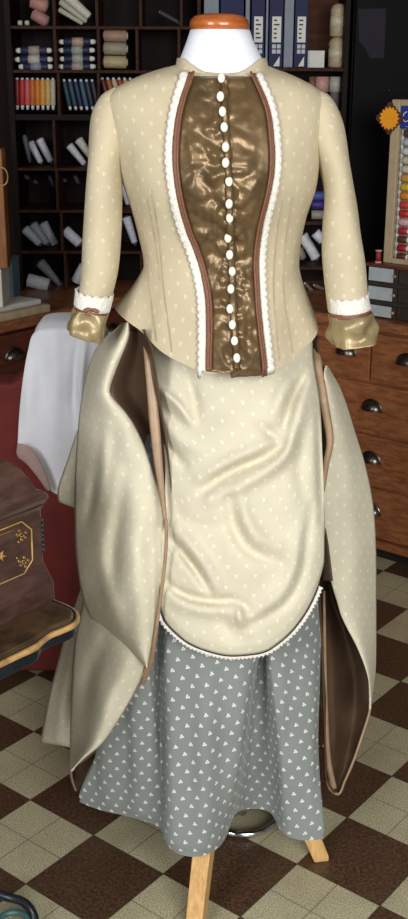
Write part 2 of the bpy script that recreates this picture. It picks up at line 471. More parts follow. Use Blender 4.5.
# stacked long bobbins, row two
for (y, x0, x1, c) in [(52, 13, 49, (160, 146, 136)), (61, 12, 50, (186, 182, 172)), (68.2, 16, 50, (130, 134, 150))]:
    spool((x0, y), (x1, y-.5), 8, thread(30, 34, 66), {52: 'dark blue bobbin with a tan band, highest of three lying in the first pigeonhole',
        61: 'dark blue bobbin with a wide pale band, middle of three lying in the first pigeonhole', 68.2: 'dark blue bobbin with a grey band, lowest of three in the first pigeonhole'}[y],
        'thread_bobbin', 'bobbin', 'bobbins in the first pigeonhole', ends=(.14, .14), endm=M['card'], lab=thread(*c))
for k, (y, x0, x1, c) in enumerate([(43, 56, 93, (176, 152, 134)), (51.5, 56, 92, (150, 160, 146)), (60, 57, 92, (164, 164, 158)), (67.8, 56, 93, (166, 150, 140))]):
    spool((x0, y), (x1, y-.5), 7.6, thread(26, 30, 60), ['topmost dark bobbin with a tan band in the second pigeonhole', 'second bobbin from the top with a grey-green band, second pigeonhole',
        'third bobbin from the top with a pale band, second pigeonhole', 'bottom dark bobbin with a pinkish band in the second pigeonhole'][k],
        'thread_bobbin', 'bobbin', 'bobbins in the second pigeonhole', ends=(.13, .15), endm=M['card'], lab=thread(*c))
for k, (y, c) in enumerate([(36, (160, 128, 108)), (49, (150, 142, 124)), (62.5, (176, 160, 120))]):
    spool((100, y), (125, y+.5), 11.5, thread(*c), ['brown-pink roll of trim on top of two others, third pigeonhole', 'greyish roll of trim between two others, third pigeonhole',
        'straw-coloured roll of trim at the bottom of the third pigeonhole'][k], 'trim_roll', 'roll', 'rolls in the third pigeonhole', ends=(.04, .06), endm=thread(200, 190, 170))
# top row
for k, (a, b, w, c) in enumerate([((27, 2), (45, 8), 12, (176, 130, 118)), ((29, 14), (45, 24), 11, (166, 118, 112))]):
    spool(a, b, w, thread(*c), ['pink packet of yarn lying highest at the top left', 'dusky pink packet of yarn slumped below another at the top left'][k], 'yarn_roll', 'yarn', ends=(.05, .05), endm=thread(150, 130, 120))
for k, x in enumerate((17, 24)):
    spool((x-2.5, 24.2), (x+2.5, 24.2), 4.5, thread(190, 182, 170), ['tiny white reel at the far left of the top shelf', 'tiny white reel beside the pink yarn'][k], 'thread_reel', 'reel', 'tiny reels on the top shelf', ends=(.1, .1), endm=thread(120, 120, 120))
for k, (a, b, w) in enumerate([((60, -6), (87, 18), 10), ((56, 2), (84, 23), 6), ((55, 10), (80, 25), 5)]):
    spool(a, b, w, thread(176, 172, 156) if k else thread(200, 196, 182), ['widest white slanted tube in the top second pigeonhole', 'middle slim pale tube slanting in the top pigeonhole', 'lowest slim pale tube slanting in the top pigeonhole'][k],
          'paper_tube', 'tube', 'slanting tubes in the top pigeonhole', taper=.7, ends=(.03, .03), endm=thread(90, 96, 80))
spool((156, 12), (178, 24), 5, thread(44, 42, 50), 'dark slim tube with a bright tip in the top pigeonhole left of the neck', 'paper_tube', 'tube', ends=(.03, .08), endm=thread(140, 130, 120))
# standing coloured spools
cols = [(120, 20, 22), (168, 40, 40), (190, 88, 92), (190, 98, 34), (200, 120, 40), (206, 150, 62), (198, 164, 104), (186, 176, 150)]
nm = ['maroon', 'bright red', 'pink', 'burnt orange', 'orange', 'golden yellow', 'pale yellow', 'cream']
for k, c in enumerate(cols):
    x = 15 + k*5.1
    spool((x, 111), (x-.6, 79), 5, thread(*c), '%s thread spool standing in the row of warm colours at the left' % nm[k], 'thread_spool', 'spool', 'upright spools in warm colours', ends=(.14, .06), endm=M['cone_silver'])
for k, c in enumerate([(30, 56, 66), (36, 66, 84), (30, 44, 78), (60, 84, 100), (30, 50, 60), (52, 40, 60)]):
    x = 62 + k*5.6
    spool((x+6, 111), (x-1, 80), 4.6, thread(*c), ['darkest teal', 'teal blue', 'navy', 'steel blue', 'deep green', 'purple-grey'][k]+' thread spool leaning left in the middle colour pigeonhole', 'thread_spool', 'spool', 'leaning spools in dark colours', ends=(.12, .08), endm=M['cone_silver'])
for k, c in enumerate([(96, 28, 28), (150, 90, 40), (190, 170, 140), (160, 60, 50), (200, 140, 110), (120, 36, 36)]):
    x = 99 + k*5.6
    spool((x+9, 108), (x, 78), 4.8, thread(*c), ['maroon', 'bronze', 'cream', 'brick red', 'peach', 'wine red'][k]+' thread spool leaning left behind the jacket shoulder', 'thread_spool', 'spool', 'leaning spools behind the shoulder', ends=(.12, .08), endm=M['cone_silver'])
# silver cones, lower rows
sil = M['cone_silver']
NC = [0]
def cone(a, b, w, label, c=None, tp=.72, grp='silver thread cones'):
    NC[0] += 1; w *= 1.12 if w < 11 else 1
    if c: c = tuple(min(235, int(q*1.15)) for q in c)
    return spool(a, b, w, thread(*c) if c else sil, label, 'thread_cone', 'cone', grp, taper=tp, Y=SY+.035+.05*(NC[0] % 3), ends=(.05, .1), endm=thread(70, 74, 96))
cone((27, 142), (40, 166), 7, 'narrow silver cone left of two others beneath the coloured spools', grp='silver cones under the coloured spools')
cone((36, 139), (50, 165), 8, 'silver cone in the middle of three beneath the coloured spools', grp='silver cones under the coloured spools')
cone((22, 136), (28, 164), 5, 'dark slim cone at the far left beneath the coloured spools', (60, 62, 70), grp='silver cones under the coloured spools')
cone((66, 145), (84, 167), 7, 'lower pale cone beside the jacket sleeve beneath the dark spools', grp='pale cones beside the sleeve')
cone((75, 139), (92, 162), 8, 'upper pale cone beside the jacket sleeve beneath the dark spools', (186, 180, 168), grp='pale cones beside the sleeve')
for k, x in enumerate((22, 31, 47, 60, 72)):
    spool((x, 176 + (k % 2)*6), (x+5, 181+(k % 3)*4), 4.5, thread(70, 44, 62), ['first', 'second', 'third', 'fourth', 'last'][k]+' small purplish reel from the left on the near-empty shelf', 'thread_reel', 'reel', 'small reels on the near-empty shelf', Y=SY+.08)
cone((22, 229), (40, 247), 9, 'leftmost silver-blue cone leaning on the fifth shelf', (150, 156, 160), grp='cones leaning on the fifth shelf')
cone((30, 224), (47, 247), 9, 'second silver-blue cone from the left on the fifth shelf', (138, 144, 156), grp='cones leaning on the fifth shelf')
cone((40, 223), (55, 248), 11, 'third silver-blue cone from the left, with a broad pale end', (170, 170, 180), grp='cones leaning on the fifth shelf')
cone((62, 230), (80, 246), 11, 'fat pale cone lying alone right of the divider on the fifth shelf', (182, 186, 196), .95, grp='cones leaning on the fifth shelf')
cone((37, 262), (62, 289), 10, 'long grey cone slanting down on the lowest shelf', (120, 122, 128), .5, grp='cones on the lowest shelf')
cone((43, 266), (50, 284), 6, 'dark grey cone half behind the long one on the lowest shelf', (70, 72, 80), grp='cones on the lowest shelf')
cone((25, 281), (50, 287), 14, 'fat white roll of thread lying at the lower left of the shelves', (190, 194, 204), .95, grp='cones on the lowest shelf')
cone((74, 284), (84, 264), 10, 'white roll standing on the lowest shelf beside the sleeve', (190, 192, 198), .9, grp='cones on the lowest shelf')
cone((121, 183), (127, 207), 7, 'short white cone visible between left sleeve and bodice, upper', (176, 178, 186), grp='cones between sleeve and bodice')
cone((124, 216), (134, 246), 8, 'long white cone visible between left sleeve and bodice, lower', (178, 180, 190), grp='cones between sleeve and bodice')
cone((131, 205), (140, 240), 6, 'grey cone tucked close to the bodice waist at the left', (120, 124, 134), grp='cones between sleeve and bodice')
# right side gap between bodice and sleeve
for k, (y, c) in enumerate([(195, (74, 84, 150)), (204, (60, 40, 120)), (214, (150, 142, 130))]):
    spool((309, y), (323, y), 9, thread(*c), ['blue reel lying above a purple one beside the right sleeve', 'purple reel lying between two others beside the right sleeve', 'cream reel lying under the purple one beside the right sleeve'][k],
          'thread_reel', 'reel', 'reels seen beside the right sleeve', ends=(.04, .04))
cone((300, 233), (316, 260), 11, 'large white roll leaning between bodice and right sleeve', (196, 196, 200), .95, 'rolls seen right of the bodice')
cone((313, 231), (322, 241), 9, 'small white roll at the upper right between bodice and sleeve', (186, 186, 196), .95, 'rolls seen right of the bodice')
cone((297, 247), (302, 259), 7, 'greyish roll low beside the bodice waist on the right', (120, 110, 104), .95, 'rolls seen right of the bodice')
for k, (a, b) in enumerate([((303, 282), (318, 297)), ((312, 284), (322, 288))]):
    spool(a, b, 4, thread(96, 84, 80), ['slim dark tube slanting below the white roll right of the bodice', 'slim tube crossing another close to the right sleeve'][k], 'paper_tube', 'tube', 'slim tubes right of the bodice', ends=(.05, .05), endm=sil)

# binders and boxes, upper right of the neck
def binder(x0, x1, mat, label, ybot=67, labels=True, name='box_file'):
    a = sx(x0, 40); b = sx(x1, 40); z0 = sz(69)+.006
    o = abox(name, a+.001, b-.001, SY+.02, SY+.2, z0, ZT-.03, mat, None, .002)
    tag(o, label, 'box file', 'box files behind the neck')
    if labels:
        w = b-a; y = SY+.0188
        def sticker(nm_, xa, xb, ya, yb, m, dy=0):
            return abox(nm_, a+w*xa, a+w*xb, y-dy, y+.001-dy, sz(yb), sz(ya), m, o, 0)
        s = sticker('label', .22, .84, 16, 42, M['card'])
        for k in range(5):
            sticker('printed_line', .34, .34+random.choice((.2, .3, .38)), 19+k*4.4, 20.6+k*4.4, M['ink'], .0008)
        for i in (0, 1):
            for j in (0, 1): sticker('symbol', .24+.33*i, .50+.33*i, 44+j*5.2, 48+j*5.2, M['paleplastic'])
        q = [Vector((a+w*.34, y, sz(66))), Vector((a+w*.78, y, sz(66))), Vector((a+w*.78, y, sz(56)))]
        v, f = prism(q, (0, .001, 0)); mesh('emblem', v, f, M['card'], o, False)
    return o
binder(200.5, 216, M['slate'], 'grey-blue box file right behind the wooden neck cap')
binder(217, 241, M['navy'], 'broad navy box file directly right of the neck cap', labels=False)
binder(242, 247, M['slate'], 'thinnest grey file between two navy ones', labels=False)
binder(248, 262, M['navy'], 'navy box file with a white label, nearest the neck')
binder(262.5, 265.5, M['slate'], 'sliver of grey file between two labelled navy ones', labels=False)
binder(266, 280.5, M['navy'], 'navy box file with a white label, middle of the three labelled ones')
binder(281, 291, M['slate'], 'grey-blue file between the two right-hand navy ones', labels=False)
binder(291.5, 305, M['navy'], 'navy box file with a white label, rightmost beside the brown board')
cz = sz(69)+.006
crd = abox('price_card', sx(306, 56), sx(323, 56), SY+.05, SY+.053, cz, sz(50), M['card'], None, 0)
tag(crd, 'small white card leaning beside the rightmost navy file', 'card')
def jar(cx, yb, yt, wpx, z0, label, mat=None, cap=None):
    c = atY(cx, (yb+yt)/2, SY+.08); r = wpx/2*.00362; z1 = sz(yt); h = z1-z0
    prof = [(0, .8), (.04, 1), (.35, 1.0), (.5, .92), (.8, 1.0), (.93, .8), (1., .5)]
    pts = [Vector((c.x, c.y, z0+h*a)) for a, _ in prof]
    o = mesh('yarn_jar', *tubev(pts, [r*q for _, q in prof], 20), mat or thread(178, 160, 130), None, True)
    tag(o, label, 'jar', 'cream jars beside the box files')
    tube('label', [Vector((c.x, c.y, z0+h*.3)), Vector((c.x, c.y, z0+h*.62))], [r*1.02, r*1.0], thread(202, 190, 160), o, 20)
    if cap: tube('lid', [Vector((c.x, c.y, z1-h*.1)), Vector((c.x, c.y, z1+.004))], [r*.7, r*.7], cap, o, 20)
    return o
jar(334.5, 67, 36, 17, cz, 'cream fluffy jar standing on the shelf right of the box files')
jz = sz(36)+.001
jar(335, 36, 2, 15, jz, 'cream jar stacked on top of the other one, upper right')
for k, (x, c, w) in enumerate([(311, (120, 84, 66), 7), (321, (196, 150, 140), 13), (334, (170, 168, 158), 11)]):
    z0 = sz(112)+.006
    pts = [Vector((sx(x, 90), SY+.06, z)) for z in (z0, z0+.06, z0+.075, sz(76.5))]
    r = w/2*.0036
    o = mesh('paint_bottle', *tubev(pts, [r*.9, r*.9, r*.98, r*.9], 16), thread(90, 86, 84), None, True)
    tag(o, ['slim brown bottle leftmost under the shelf beside the shoulder', 'bottle with a pink cap under the shelf beside the shoulder', 'bottle with a grey-white cap under the shelf next to the black cupboard'][k], 'bottle', 'bottles under the shelf')
    tube('cap', [Vector((sx(x, 90), SY+.06, z0+.06)), Vector((sx(x, 90), SY+.06, sz(77)+.002))], [r, r], thread(*c), o, 16)

# black cupboard, right
bk = empty('tall_cupboard', (sx(380, 100), SY+.1, TOP)); tag(bk, 'tall black glossy cupboard behind the thread display rack', 'cupboard')
bx0 = sx(346.5, 100); bx1 = bx0+.30
abox('carcass', bx0+.002, bx1, SY-.0, SY+.22, TOP, ZT+.1, M['black'], bk)
abox('door', bx0+.008, bx1-.006, SY-.02, SY-.001, TOP+.01, ZT+.09, M['black'], bk)
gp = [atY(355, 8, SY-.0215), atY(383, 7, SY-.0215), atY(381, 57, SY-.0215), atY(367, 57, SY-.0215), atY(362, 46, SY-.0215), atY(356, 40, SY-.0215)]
v, f = prism(gp, (0, .0012, 0)); mesh('painted_reflection', v, f, M['plum'], bk, False)  # window reflection on the black door, laid on as a grey-violet panel
v, f = ellipsoid(atY(386, 89, SY-.028), [(.005, 0, 0), (0, .008, 0), (0, 0, .005)]); mesh('door_knob', v, f, M['pewter'], bk)

# ================================================================= SMALL DRAWER UNIT + THREAD RACK
def onfront(px, py, off):      # plane parallel to the right cabinet's front, off metres back
    return onplane(px, py, org_r + B*off, B)
u0 = onfront(366, 262, .03); u1 = u0 + A*.34
udrw = empty('small_drawer_unit', Vector((u0.x, u0.y, TOP)) + A*.17 + B*.1)
tag(udrw, 'small dark drawer unit with pale grey fronts, on the worktop at the right', 'drawer unit')
uo = Vector((u0.x, u0.y, TOP)); uh = onfront(366, 261, .03).z - TOP
box('unit_case', uo + B*.01, A*.34, B*.2, UP*(uh-.010), M['greydrawer'], udrw)
box('top_board', uo - B*.008 + UP*(uh-.010) - A*.006, A*.35, B*.22, UP*.010, M['beige'] if False else M['cabdark'], udrw)
rows_u = [(265, 279), (284, 297.5), (302.5, 316)]
for ya, yb in rows_u:
    za = onfront(369, ya, .03).z; zb = max(TOP+.005, onfront(369, yb, .03).z)
    for c_ in range(3):
        d = box('small_drawer', uo + A*(.008+.108*c_) - B*.002 + UP*(zb-TOP), A*.104, B*.012, UP*(za-zb), M['greydrawer'], udrw, .001)
        if c_ % 2 == 0:
            box('drawer_label', uo + A*(.009+.108*c_) - B*.0035 + UP*(zb-TOP+.001), A*.088, B*.0015, UP*(za-zb-.002), M['paleplastic'], d, .0005)
        v, f = ellipsoid(uo + A*(.104+.108*c_) - B*.006 + UP*((za+zb)/2-TOP+.0), [A*.005, B*.006, UP*.005]); mesh('small_knob', v, f, M['brass'], d)
# rack
rk0 = onfront(381.5, 258, .06); rz0 = TOP+uh
ro = Vector((rk0.x, rk0.y, rz0)); rtop = onplane(388, 98, ro, B).z; rh = rtop-rz0
RW = .30
rack = empty('thread_display_rack', ro + A*RW/2); tag(rack, 'beige thread display rack with a blue sign and coloured reels, upper right', 'rack')
box('back_panel', ro + B*.03, A*RW, B*.008, UP*rh, M['beige'], rack)
box('side_rail', ro, A*.030, B*.032, UP*rh, M['beige'], rack, .003)
box('side_rail', ro + A*(RW-.03), A*.03, B*.032, UP*rh, M['beige'], rack, .003)
box('bottom_rail', ro + A*.03, A*(RW-.06), B*.032, UP*.016, M['beige'], rack, .002)
box('top_rail', ro + A*.03 + UP*(rh-.018), A*(RW-.06), B*.032, UP*.018, M['beige'], rack, .002)
sg_t = onplane(400, 104, ro, B).z; sg_b = onplane(400, 127, ro, B).z
sgn = box('sign', ro + A*.031 + B*.004 + UP*(sg_b-rz0), A*(RW-.062), B*.01, UP*(sg_t-sg_b), M['signblue'], rack, .001)
# white lettering, a sweeping script C-like stroke cut by the frame edge
def stroke(pts, r, parent, mat, nm_='lettering'):
    tube(nm_, pts, r, mat, parent, 8)
def sp(x, y): return onplane(x, y, ro + B*.003, B)
stroke([sp(404.5, 110), sp(401.5, 112), sp(400, 117), sp(402.5, 120.5), sp(406, 119)], .0016, sgn, M['card'])
stroke([sp(408.5, 109), sp(406.5, 115), sp(408, 120), sp(411, 117), sp(411.5, 110)], .0016, sgn, M['card'])
stroke([sp(403, 125), sp(407, 125.6), sp(411, 126)], .0010, sgn, M['card'])
ins = ro + A*.036
box('perforated_strip', ins - A*.004 + B*.016 + UP*.018, A*.008, B*.004, UP*(sg_b-rz0-.024), M['cone_silver'], rack, 0)
rcol = [(70, 66, 62), (176, 188, 196), (206, 208, 204), (196, 190, 160), (206, 196, 166), (204, 150, 66), (216, 176, 50), (214, 136, 34), (196, 62, 62), (190, 40, 44), (216, 170, 180), (178, 34, 54), (84, 52, 44), (166, 20, 40), (96, 40, 38)]
rn = ['charcoal', 'ice blue', 'white', 'ivory', 'cream', 'ochre', 'yellow', 'orange', 'coral', 'red', 'pale pink', 'crimson', 'dark brown', 'ruby', 'maroon']
zs_top = onplane(401, 132, ro, B).z; zs_bot = onplane(401, 256, ro, B).z
for col in range(4):
    for k in range(15):
        z = lerp(zs_top, zs_bot, k/14.)
        c = ins + A*(.024+.054*col) + B*.012; c = Vector((c.x, c.y, z))
        if col >= 1: continue
        rc_ = rcol[k]
        hh = (zs_top-zs_bot)/14*.46
        pts = [c - A*.017, c - A*.016, c - A*.008, c + A*.008, c + A*.016, c + A*.017]
        rr = hh*.92
        o = mesh('thread_reel', *tubev(pts, [rr*.5, rr*.8, rr, rr, rr*.8, rr*.5], 14), thread(*rc_), None, True)
        tag(o, '%s thread reel in the display rack, number %s from the top' % (rn[k], ['one', 'two', 'three', 'four', 'five', 'six', 'seven', 'eight', 'nine', 'ten', 'eleven', 'twelve', 'thirteen', 'fourteen', 'fifteen'][k]), 'reel', 'reels in the display rack')
        for s_ in (-1, 1):
            tube('reel_end', [c + A*.0165*s_, c + A*.0195*s_], [rr*.75, rr*.75], M['card'], o, 14)
# side column at the frame edge
box('perforated_strip', ins + A*.046 + B*.016 + UP*.018, A*.008, B*.004, UP*(sg_b-rz0-.024), M['cone_silver'], rack, 0)
# star
sc = onplane(387, 117, ro - B*.006, B)
def star(c, r0, r1, n, rot=0): return [c + (A*math.sin(2*PI*k/(2*n)+rot) + UP*math.cos(2*PI*k/(2*n)+rot))*(r0 if k % 2 == 0 else r1) for k in range(2*n)]
dia = []
for k in range(40):
    a_ = 2*PI*k/40; rad = .046/(abs(math.cos(a_))+abs(math.sin(a_)))*(1.07 if k % 2 else .95)*1.08
    dia.append(sc + (A*math.sin(a_) + UP*math.cos(a_))*rad)
v, f = prism(dia, B*.0015); st = mesh('price_star', v, f, M['darkprint'], None, False)
tag(st, 'orange star-burst ticket on brown patterned paper at the rack\'s upper corner', 'ticket')
v, f = prism(star(sc - B*.002, .035, .028, 16), B*.0018); mesh('star_burst', v, f, M['orange'], st, False)
# red reel on the unit
rl = onfront(376.8, 258, .045); rl.z = rz0
o = tube('thread_reel', [rl + UP*.003, rl + UP*.037], [.0085, .0085], thread(150, 44, 36), None, 14); tag(o, 'red reel standing alone on the small drawer unit left of the rack', 'reel')
tube('reel_end', [rl + UP*.0, rl + UP*.004], [.0105, .0105], thread(210, 190, 170), o, 14)
tube('reel_end', [rl + UP*.036, rl + UP*.040], [.0105, .0105], thread(200, 170, 150), o, 14)

# ================================================================= LEFT COUNTER ITEMS
def onleft(px, py, off): return onplane(px, py, LP0 - A*off, A)
# folded white board stack
q = [atZ(46, 301, TOP), atZ(-40, 333, TOP), atZ(-60, 312, TOP), atZ(20, 288, TOP)]
def slab(name, poly, z0, z1, mat, parent=None, bevel=.003):
    v, f = prism([Vector((p.x, p.y, z0)) for p in poly], UP*(z1-z0)); return mesh(name, v, f, mat, parent, False, bevel=bevel)
b1 = [LP0 + B*t_ - A*d_ for t_, d_ in ((-.30, .0), (-1.1, .0), (-1.1, .26), (-.30, .26))]
e = onleft(46.5, 304, 0); te = (e-LP0).dot(B)
b1 = [LP0 + B*t_ - A*d_ for t_, d_ in ((te, -.015), (te-.9, -.015), (te-.9, .25), (te+.02, .22))]
o = slab('folded_cloth', b1, TOP, TOP+.026, M['board'], None, .006); tag(o, 'cream folded cloth pile on the left worktop, bottom layer at the edge', 'cloth')
b2 = [LP0 + B*t_ - A*d_ for t_, d_ in ((te-.02, .005), (te-.9, .01), (te-.9, .20), (te-.03, .10))]
o = slab('folded_cloth', b2, TOP+.026, TOP+.044, M['card'], None, .006); tag(o, 'white folded cloth lying on the cream pile at the left', 'cloth')
# white box, blue folder, oak case at the frame edge
w0 = Vector((atY(5.5, 300, 3.55).x, 3.55, TOP+.044)); hz = atY(3, 267, 3.55).z
o = abox('white_box', w0.x-.16, w0.x, 3.48, 3.62, TOP+.044, hz, M['card'], None, .003); tag(o, 'white box at the far left edge under the oak case', 'box')
o = abox('oak_case', atY(3.5, 200, 3.5).x-.17, atY(3.5, 200, 3.5).x, 3.48, 3.54, hz+.001, atY(3, 150, 3.5).z, M['oak'], None, .004)
tag(o, 'golden oak case standing on the white box at the far left edge', 'case')
cc = atY(.5, 178, 3.478)
tube('ring_pull', [cc + Vector((math.cos(a_*PI/10)*.016, -.002, math.sin(a_*PI/10)*.026)) for a_ in range(20)], .0022, M['brass'], o, 8, closed=True)
x_ = atY(9.5, 280, 3.68).x
o = abox('blue_folder', x_-.008, x_+.010, 3.66, 3.80, TOP, atY(9, 262, 3.68).z, M['bluecard'], None, .001); tag(o, 'pale blue folder standing between the white box and the pigeonholes', 'folder')

# ================================================================= DRESS FORM
YC = 1.98
stand = Vector((.057, 1.96, 0))
form = empty('dress_form', stand); tag(form, 'dress form with white neck, orange wooden cap and pale wooden legs', 'dress form')
def ring(xl, xr, y, b_f, b_b, n=48, Y=YC, e=2.0):
    l = atY(xl, y, Y); r = atY(xr, y, Y); c = (l+r)/2; a_ = (r.x-l.x)/2; out = []
    for k in range(n):
        t = 2*PI*k/n; s, co = math.sin(t), math.cos(t)      # t=0 front
        ss = math.copysign(abs(s)**(2/e), s); cs = math.copysign(abs(co)**(2/e), co)
        out.append(Vector((c.x + a_*ss, Y - cs*(b_f if co > 0 else b_b), c.z)))
    return out
rows = [ring(*q) for q in [(192, 242, 29.5, .040, .040), (187, 247, 30, .048, .048), (184, 250, 40, .050, .050), (179.5, 256, 52, .054, .054), (175, 262, 64, .060, .058), (172, 266, 80, .066, .06), (165, 272, 95, .075, .07)]]
rows[0] = [lerp(p, (rows[0][0]+rows[0][24])/2, .0) for p in rows[0]]
nk = grid('neck', rows, M['neck'], form, closed=True, solid=0)
rows = []
cpc = (216, 22)
for (xl, xr, y) in [(214, 218, 13.2), (200, 232, 13.8), (191, 241, 16), (187, 245, 20), (186, 246, 25), (187, 245.5, 29), (190, 242, 30.5), (214, 218, 30.6)]:
    hw = (xr-xl)/2*.00178
    rows.append(ring(xl, xr, y, hw*.85, hw*.85))
grid('wooden_cap', rows, M['capwood'], form, closed=True, solid=0)
# inner body so the jacket is worn by something
rows = [ring(*q) for q in [(172, 266, 82, .05, .05), (130, 300, 98, .06, .06), (125, 308, 130, .08, .07), (130, 305, 180, .10, .08), (150, 290, 250, .08, .07), (150, 292, 275, .08, .07), (150, 290, 340, .06, .08), (150, 290, 400, .06, .08), (200, 230, 420, .03, .03)]]
grid('torso', rows, M['neck'], form, closed=True, solid=0)
hub = Vector((stand.x-.01, stand.y, .50))
feet = [Vector((-.014, 1.775, 0)), Vector((.252, 1.985, 0)), Vector((-.064, 2.125, 0))]
for ft in feet:
    top_ = hub + (ft-hub)*.08; top_.z = .49
    d = (ft - top_); t = d.normalized(); side = t.cross(UP).normalized(); fr = side.cross(t).normalized()
    vs = []
    for P, w in ((top_, .021), (lerp(top_, ft, .985), .0165), (ft, .0145)):
        for sx_, sy_ in ((-1, -1), (1, -1), (1, 1), (-1, 1)):
            q_ = P + side*w*sx_ + fr*w*sy_
            if P is ft: q_.z = 0
            vs.append(q_)
    fs = [(0, 1, 2, 3), (8, 11, 10, 9)] + [(r*4+k, r*4+4+k, r*4+4+(k+1) % 4, r*4+(k+1) % 4) for r in (0, 1) for k in range(4)]
    mesh('leg', vs, fs, M['beech'], form, False, bevel=.002)
tube('hub', [hub - UP*.08, hub + UP*.05], [.05, .05], M['beech'], form, 20)
rcx = atZ(246, 834, .012); rr = .078
rcen = Vector((rcx.x-.0, rcx.y+rr, .012))
tube('chrome_ring', [rcen + Vector((math.sin(2*PI*k/48)*rr, -math.cos(2*PI*k/48)*rr, 0)) for k in range(48)], .0085, M['chrome'], form, 14, closed=True)
tube('pole', [rcen + UP*.0, Vector((hub.x, hub.y, .35)), hub, Vector((hub.x, hub.y, 1.0))], [.010, .010, .010, .010], M['chrome'], form, 14)
vs = []
sp_ = [tubev([rcen, rcen + Vector((math.sin(a_)*rr, -math.cos(a_)*rr, 0))], .005, 10) for a_ in (PI*.9, PI*1.55, PI*.33+PI)]
mesh('spokes', *join(*sp_), M['chrome'], form)

# ================================================================= JACKET
jacket = empty('bodice_jacket', (.03, YC, .85)); tag(jacket, 'cream sprigged fitted jacket with brown satin front and pearl buttons, on the dress form', 'jacket')
LT = [(64, 176), (68, 160), (75, 139), (81, 125), (87, 114), (94, 106), (104, 102), (125, 106), (150, 114), (179, 120), (212, 130.5), (246, 140), (262, 142.5), (272, 142), (282, 140)]
RT = [(64, 262), (68, 272), (75, 291), (81, 304), (87, 314), (94, 321), (104, 325), (125, 324), (150, 319), (184, 315), (214, 305.5), (245, 298.5), (262, 297), (272, 298), (282, 302)]
BF = [(64, .035), (69, .050), (75, .070), (82, .081), (90, .088), (110, .108), (150, .135), (185, .138), (230, .110), (250, .104), (262, .107), (272, .112), (282, .118)]
BB = [(74, .062), (82, .07), (90, .075), (110, .088), (150, .1), (200, .1), (262, .09), (282, .1)]
NJ = 120
def jring(y):
    return ring(cinterp(LT, y), cinterp(RT, y), y, cinterp(BF, y), cinterp(BB, y), NJ, YC, 2.15)
jrows = [jring(y) for y in [64, 66, 68, 70, 72, 74, 76, 78, 80, 82, 84.5, 87, 90, 94, 98, 104, 110, 117, 125] + list(range(133, 273, 7))]
# peplum: from the waist ring down to the shaped hem
hem = [(114, 308), (127, 321), (144, 338), (160, 350), (176, 361), (192, 369), (208, 373), (222, 372), (236, 369), (250, 369), (264, 370), (276, 368), (290, 360), (302, 349), (312, 335), (318, 316)]
hm = resample(hem, 61)
hpts = []
for i, (hx, hy) in enumerate(hm):
    f_ = i/60.; ang = lerp(-PI/2, PI/2, f_)
    Yh = YC - .185*max(0, math.cos(ang))**.65
    hpts.append(atY(hx, hy, Yh))
back = []
l, r = hpts[0], hpts[-1]
nb = NJ - 61
for k in range(1, nb+1):
    a_ = PI*k/(nb+1)
    back.append(Vector(((l.x+r.x)/2 + (r.x-l.x)/2*math.cos(a_), YC + .17*math.sin(a_), lerp(r.z, l.z, k/(nb+1)) - .02*math.sin(a_))))
ringh = hpts + back                       # starts at left (-90 deg) going through the front
w_ = jrows[-1]
sh = NJ*3//4                               # index of t=-90deg in ring order
wr = [w_[(sh+k) % NJ] for k in range(NJ)]
jr2 = [[r_[(sh+k) % NJ] for k in range(NJ)] for r_ in jrows]
# match waist parameter to hem parameter
for s in range(1, 17):
    t = s/16.; row = []
    for k in range(NJ):
        p, q_ = wr[k], ringh[k]
        ft = t**1.25
        v_ = Vector((lerp(p.x, q_.x, ft), lerp(p.y, q_.y, t**1.35), lerp(p.z, q_.z, t)))
        fl = math.sin(k/NJ*2*PI*9+.6)*.004*t
        v_ += Vector((v_.x-.03, v_.y-YC, 0)).normalized()*fl
        row.append(v_)
    jr2.append(row)
# soft wrinkles
J = []
for r_ in jr2:
    row = []
    for p in r_:
        n_ = Vector((p.x-.03, p.y-YC, 0)).normalized()
        d = nz(p.x*16, p.y*16, p.z*7)*.0035 + nz(p.x*40+3, p.y*40, p.z*16)*.001
        # princess seams: shallow grooves curving from the armhole to the hem
        row.append(p + n_*d)
    J.append(row)
jb = grid('jacket_body', J, M['creamj'], jacket, closed=True, solid=.0, midi=30, vz=True)
qv = [p for r_ in J for p in r_]; qf = []
for i in range(len(J)-1):
    for j in range(NJ): qf.append((i*NJ+j, (i+1)*NJ+j, (i+1)*NJ+(j+1) % NJ, i*NJ+(j+1) % NJ))
tree = BVHTree.FromPolygons(qv, qf)
O = Vector((0, 0, H))
def hit(px, py, tr_=None):
    d = ray(px, py).normalized()
    loc, nn, idx, dist = (tr_ or tree).ray_cast(O, d)
    if loc is None:
        p_ = atY(px, py, YC-.135); q_, n2, i2, d2 = (tr_ or tree).find_nearest(p_)
        return Vector((p_.x, q_.y, p_.z)), Vector((0, -1, 0))
    if nn.dot(d) > 0: nn = -nn
    return loc, nn
def ribbon(name, pts, wpx0, wpx1, mat, parent, off=.003, thick=.002, n=60, scal=0, nsc=30, cross=5, tr_=None, dome=.0015):
    """strip laid on a surface: centre line given in photo pixels, widths to either side"""
    P = resample(pts, n); rows = []
    for i, p in enumerate(P):
        a = P[max(i-1, 0)]; b = P[min(i+1, n-1)]
        dx, dy = b[0]-a[0], b[1]-a[1]; L = math.hypot(dx, dy) or 1; nx, ny = -dy/L, dx/L
        s0, s1 = wpx0, wpx1
        if scal: s1 = wpx1 + scal*abs(math.sin(i/n*PI*nsc))
        row = []
        for c in range(cross):
            u = c/(cross-1); w = lerp(s0, s1, u)
            loc, nn = hit(p[0]+nx*w, p[1]+ny*w, tr_)
            if loc is None: loc = rows[-1][c] if rows else Vector((0, YC, 1)); nn = Vector((0, -1, 0)); row.append(loc); continue
            row.append(loc + nn*(off + dome*math.sin(PI*u)))
        rows.append(row)
    return grid(name, rows, mat, parent, solid=thick, uvscale=1)
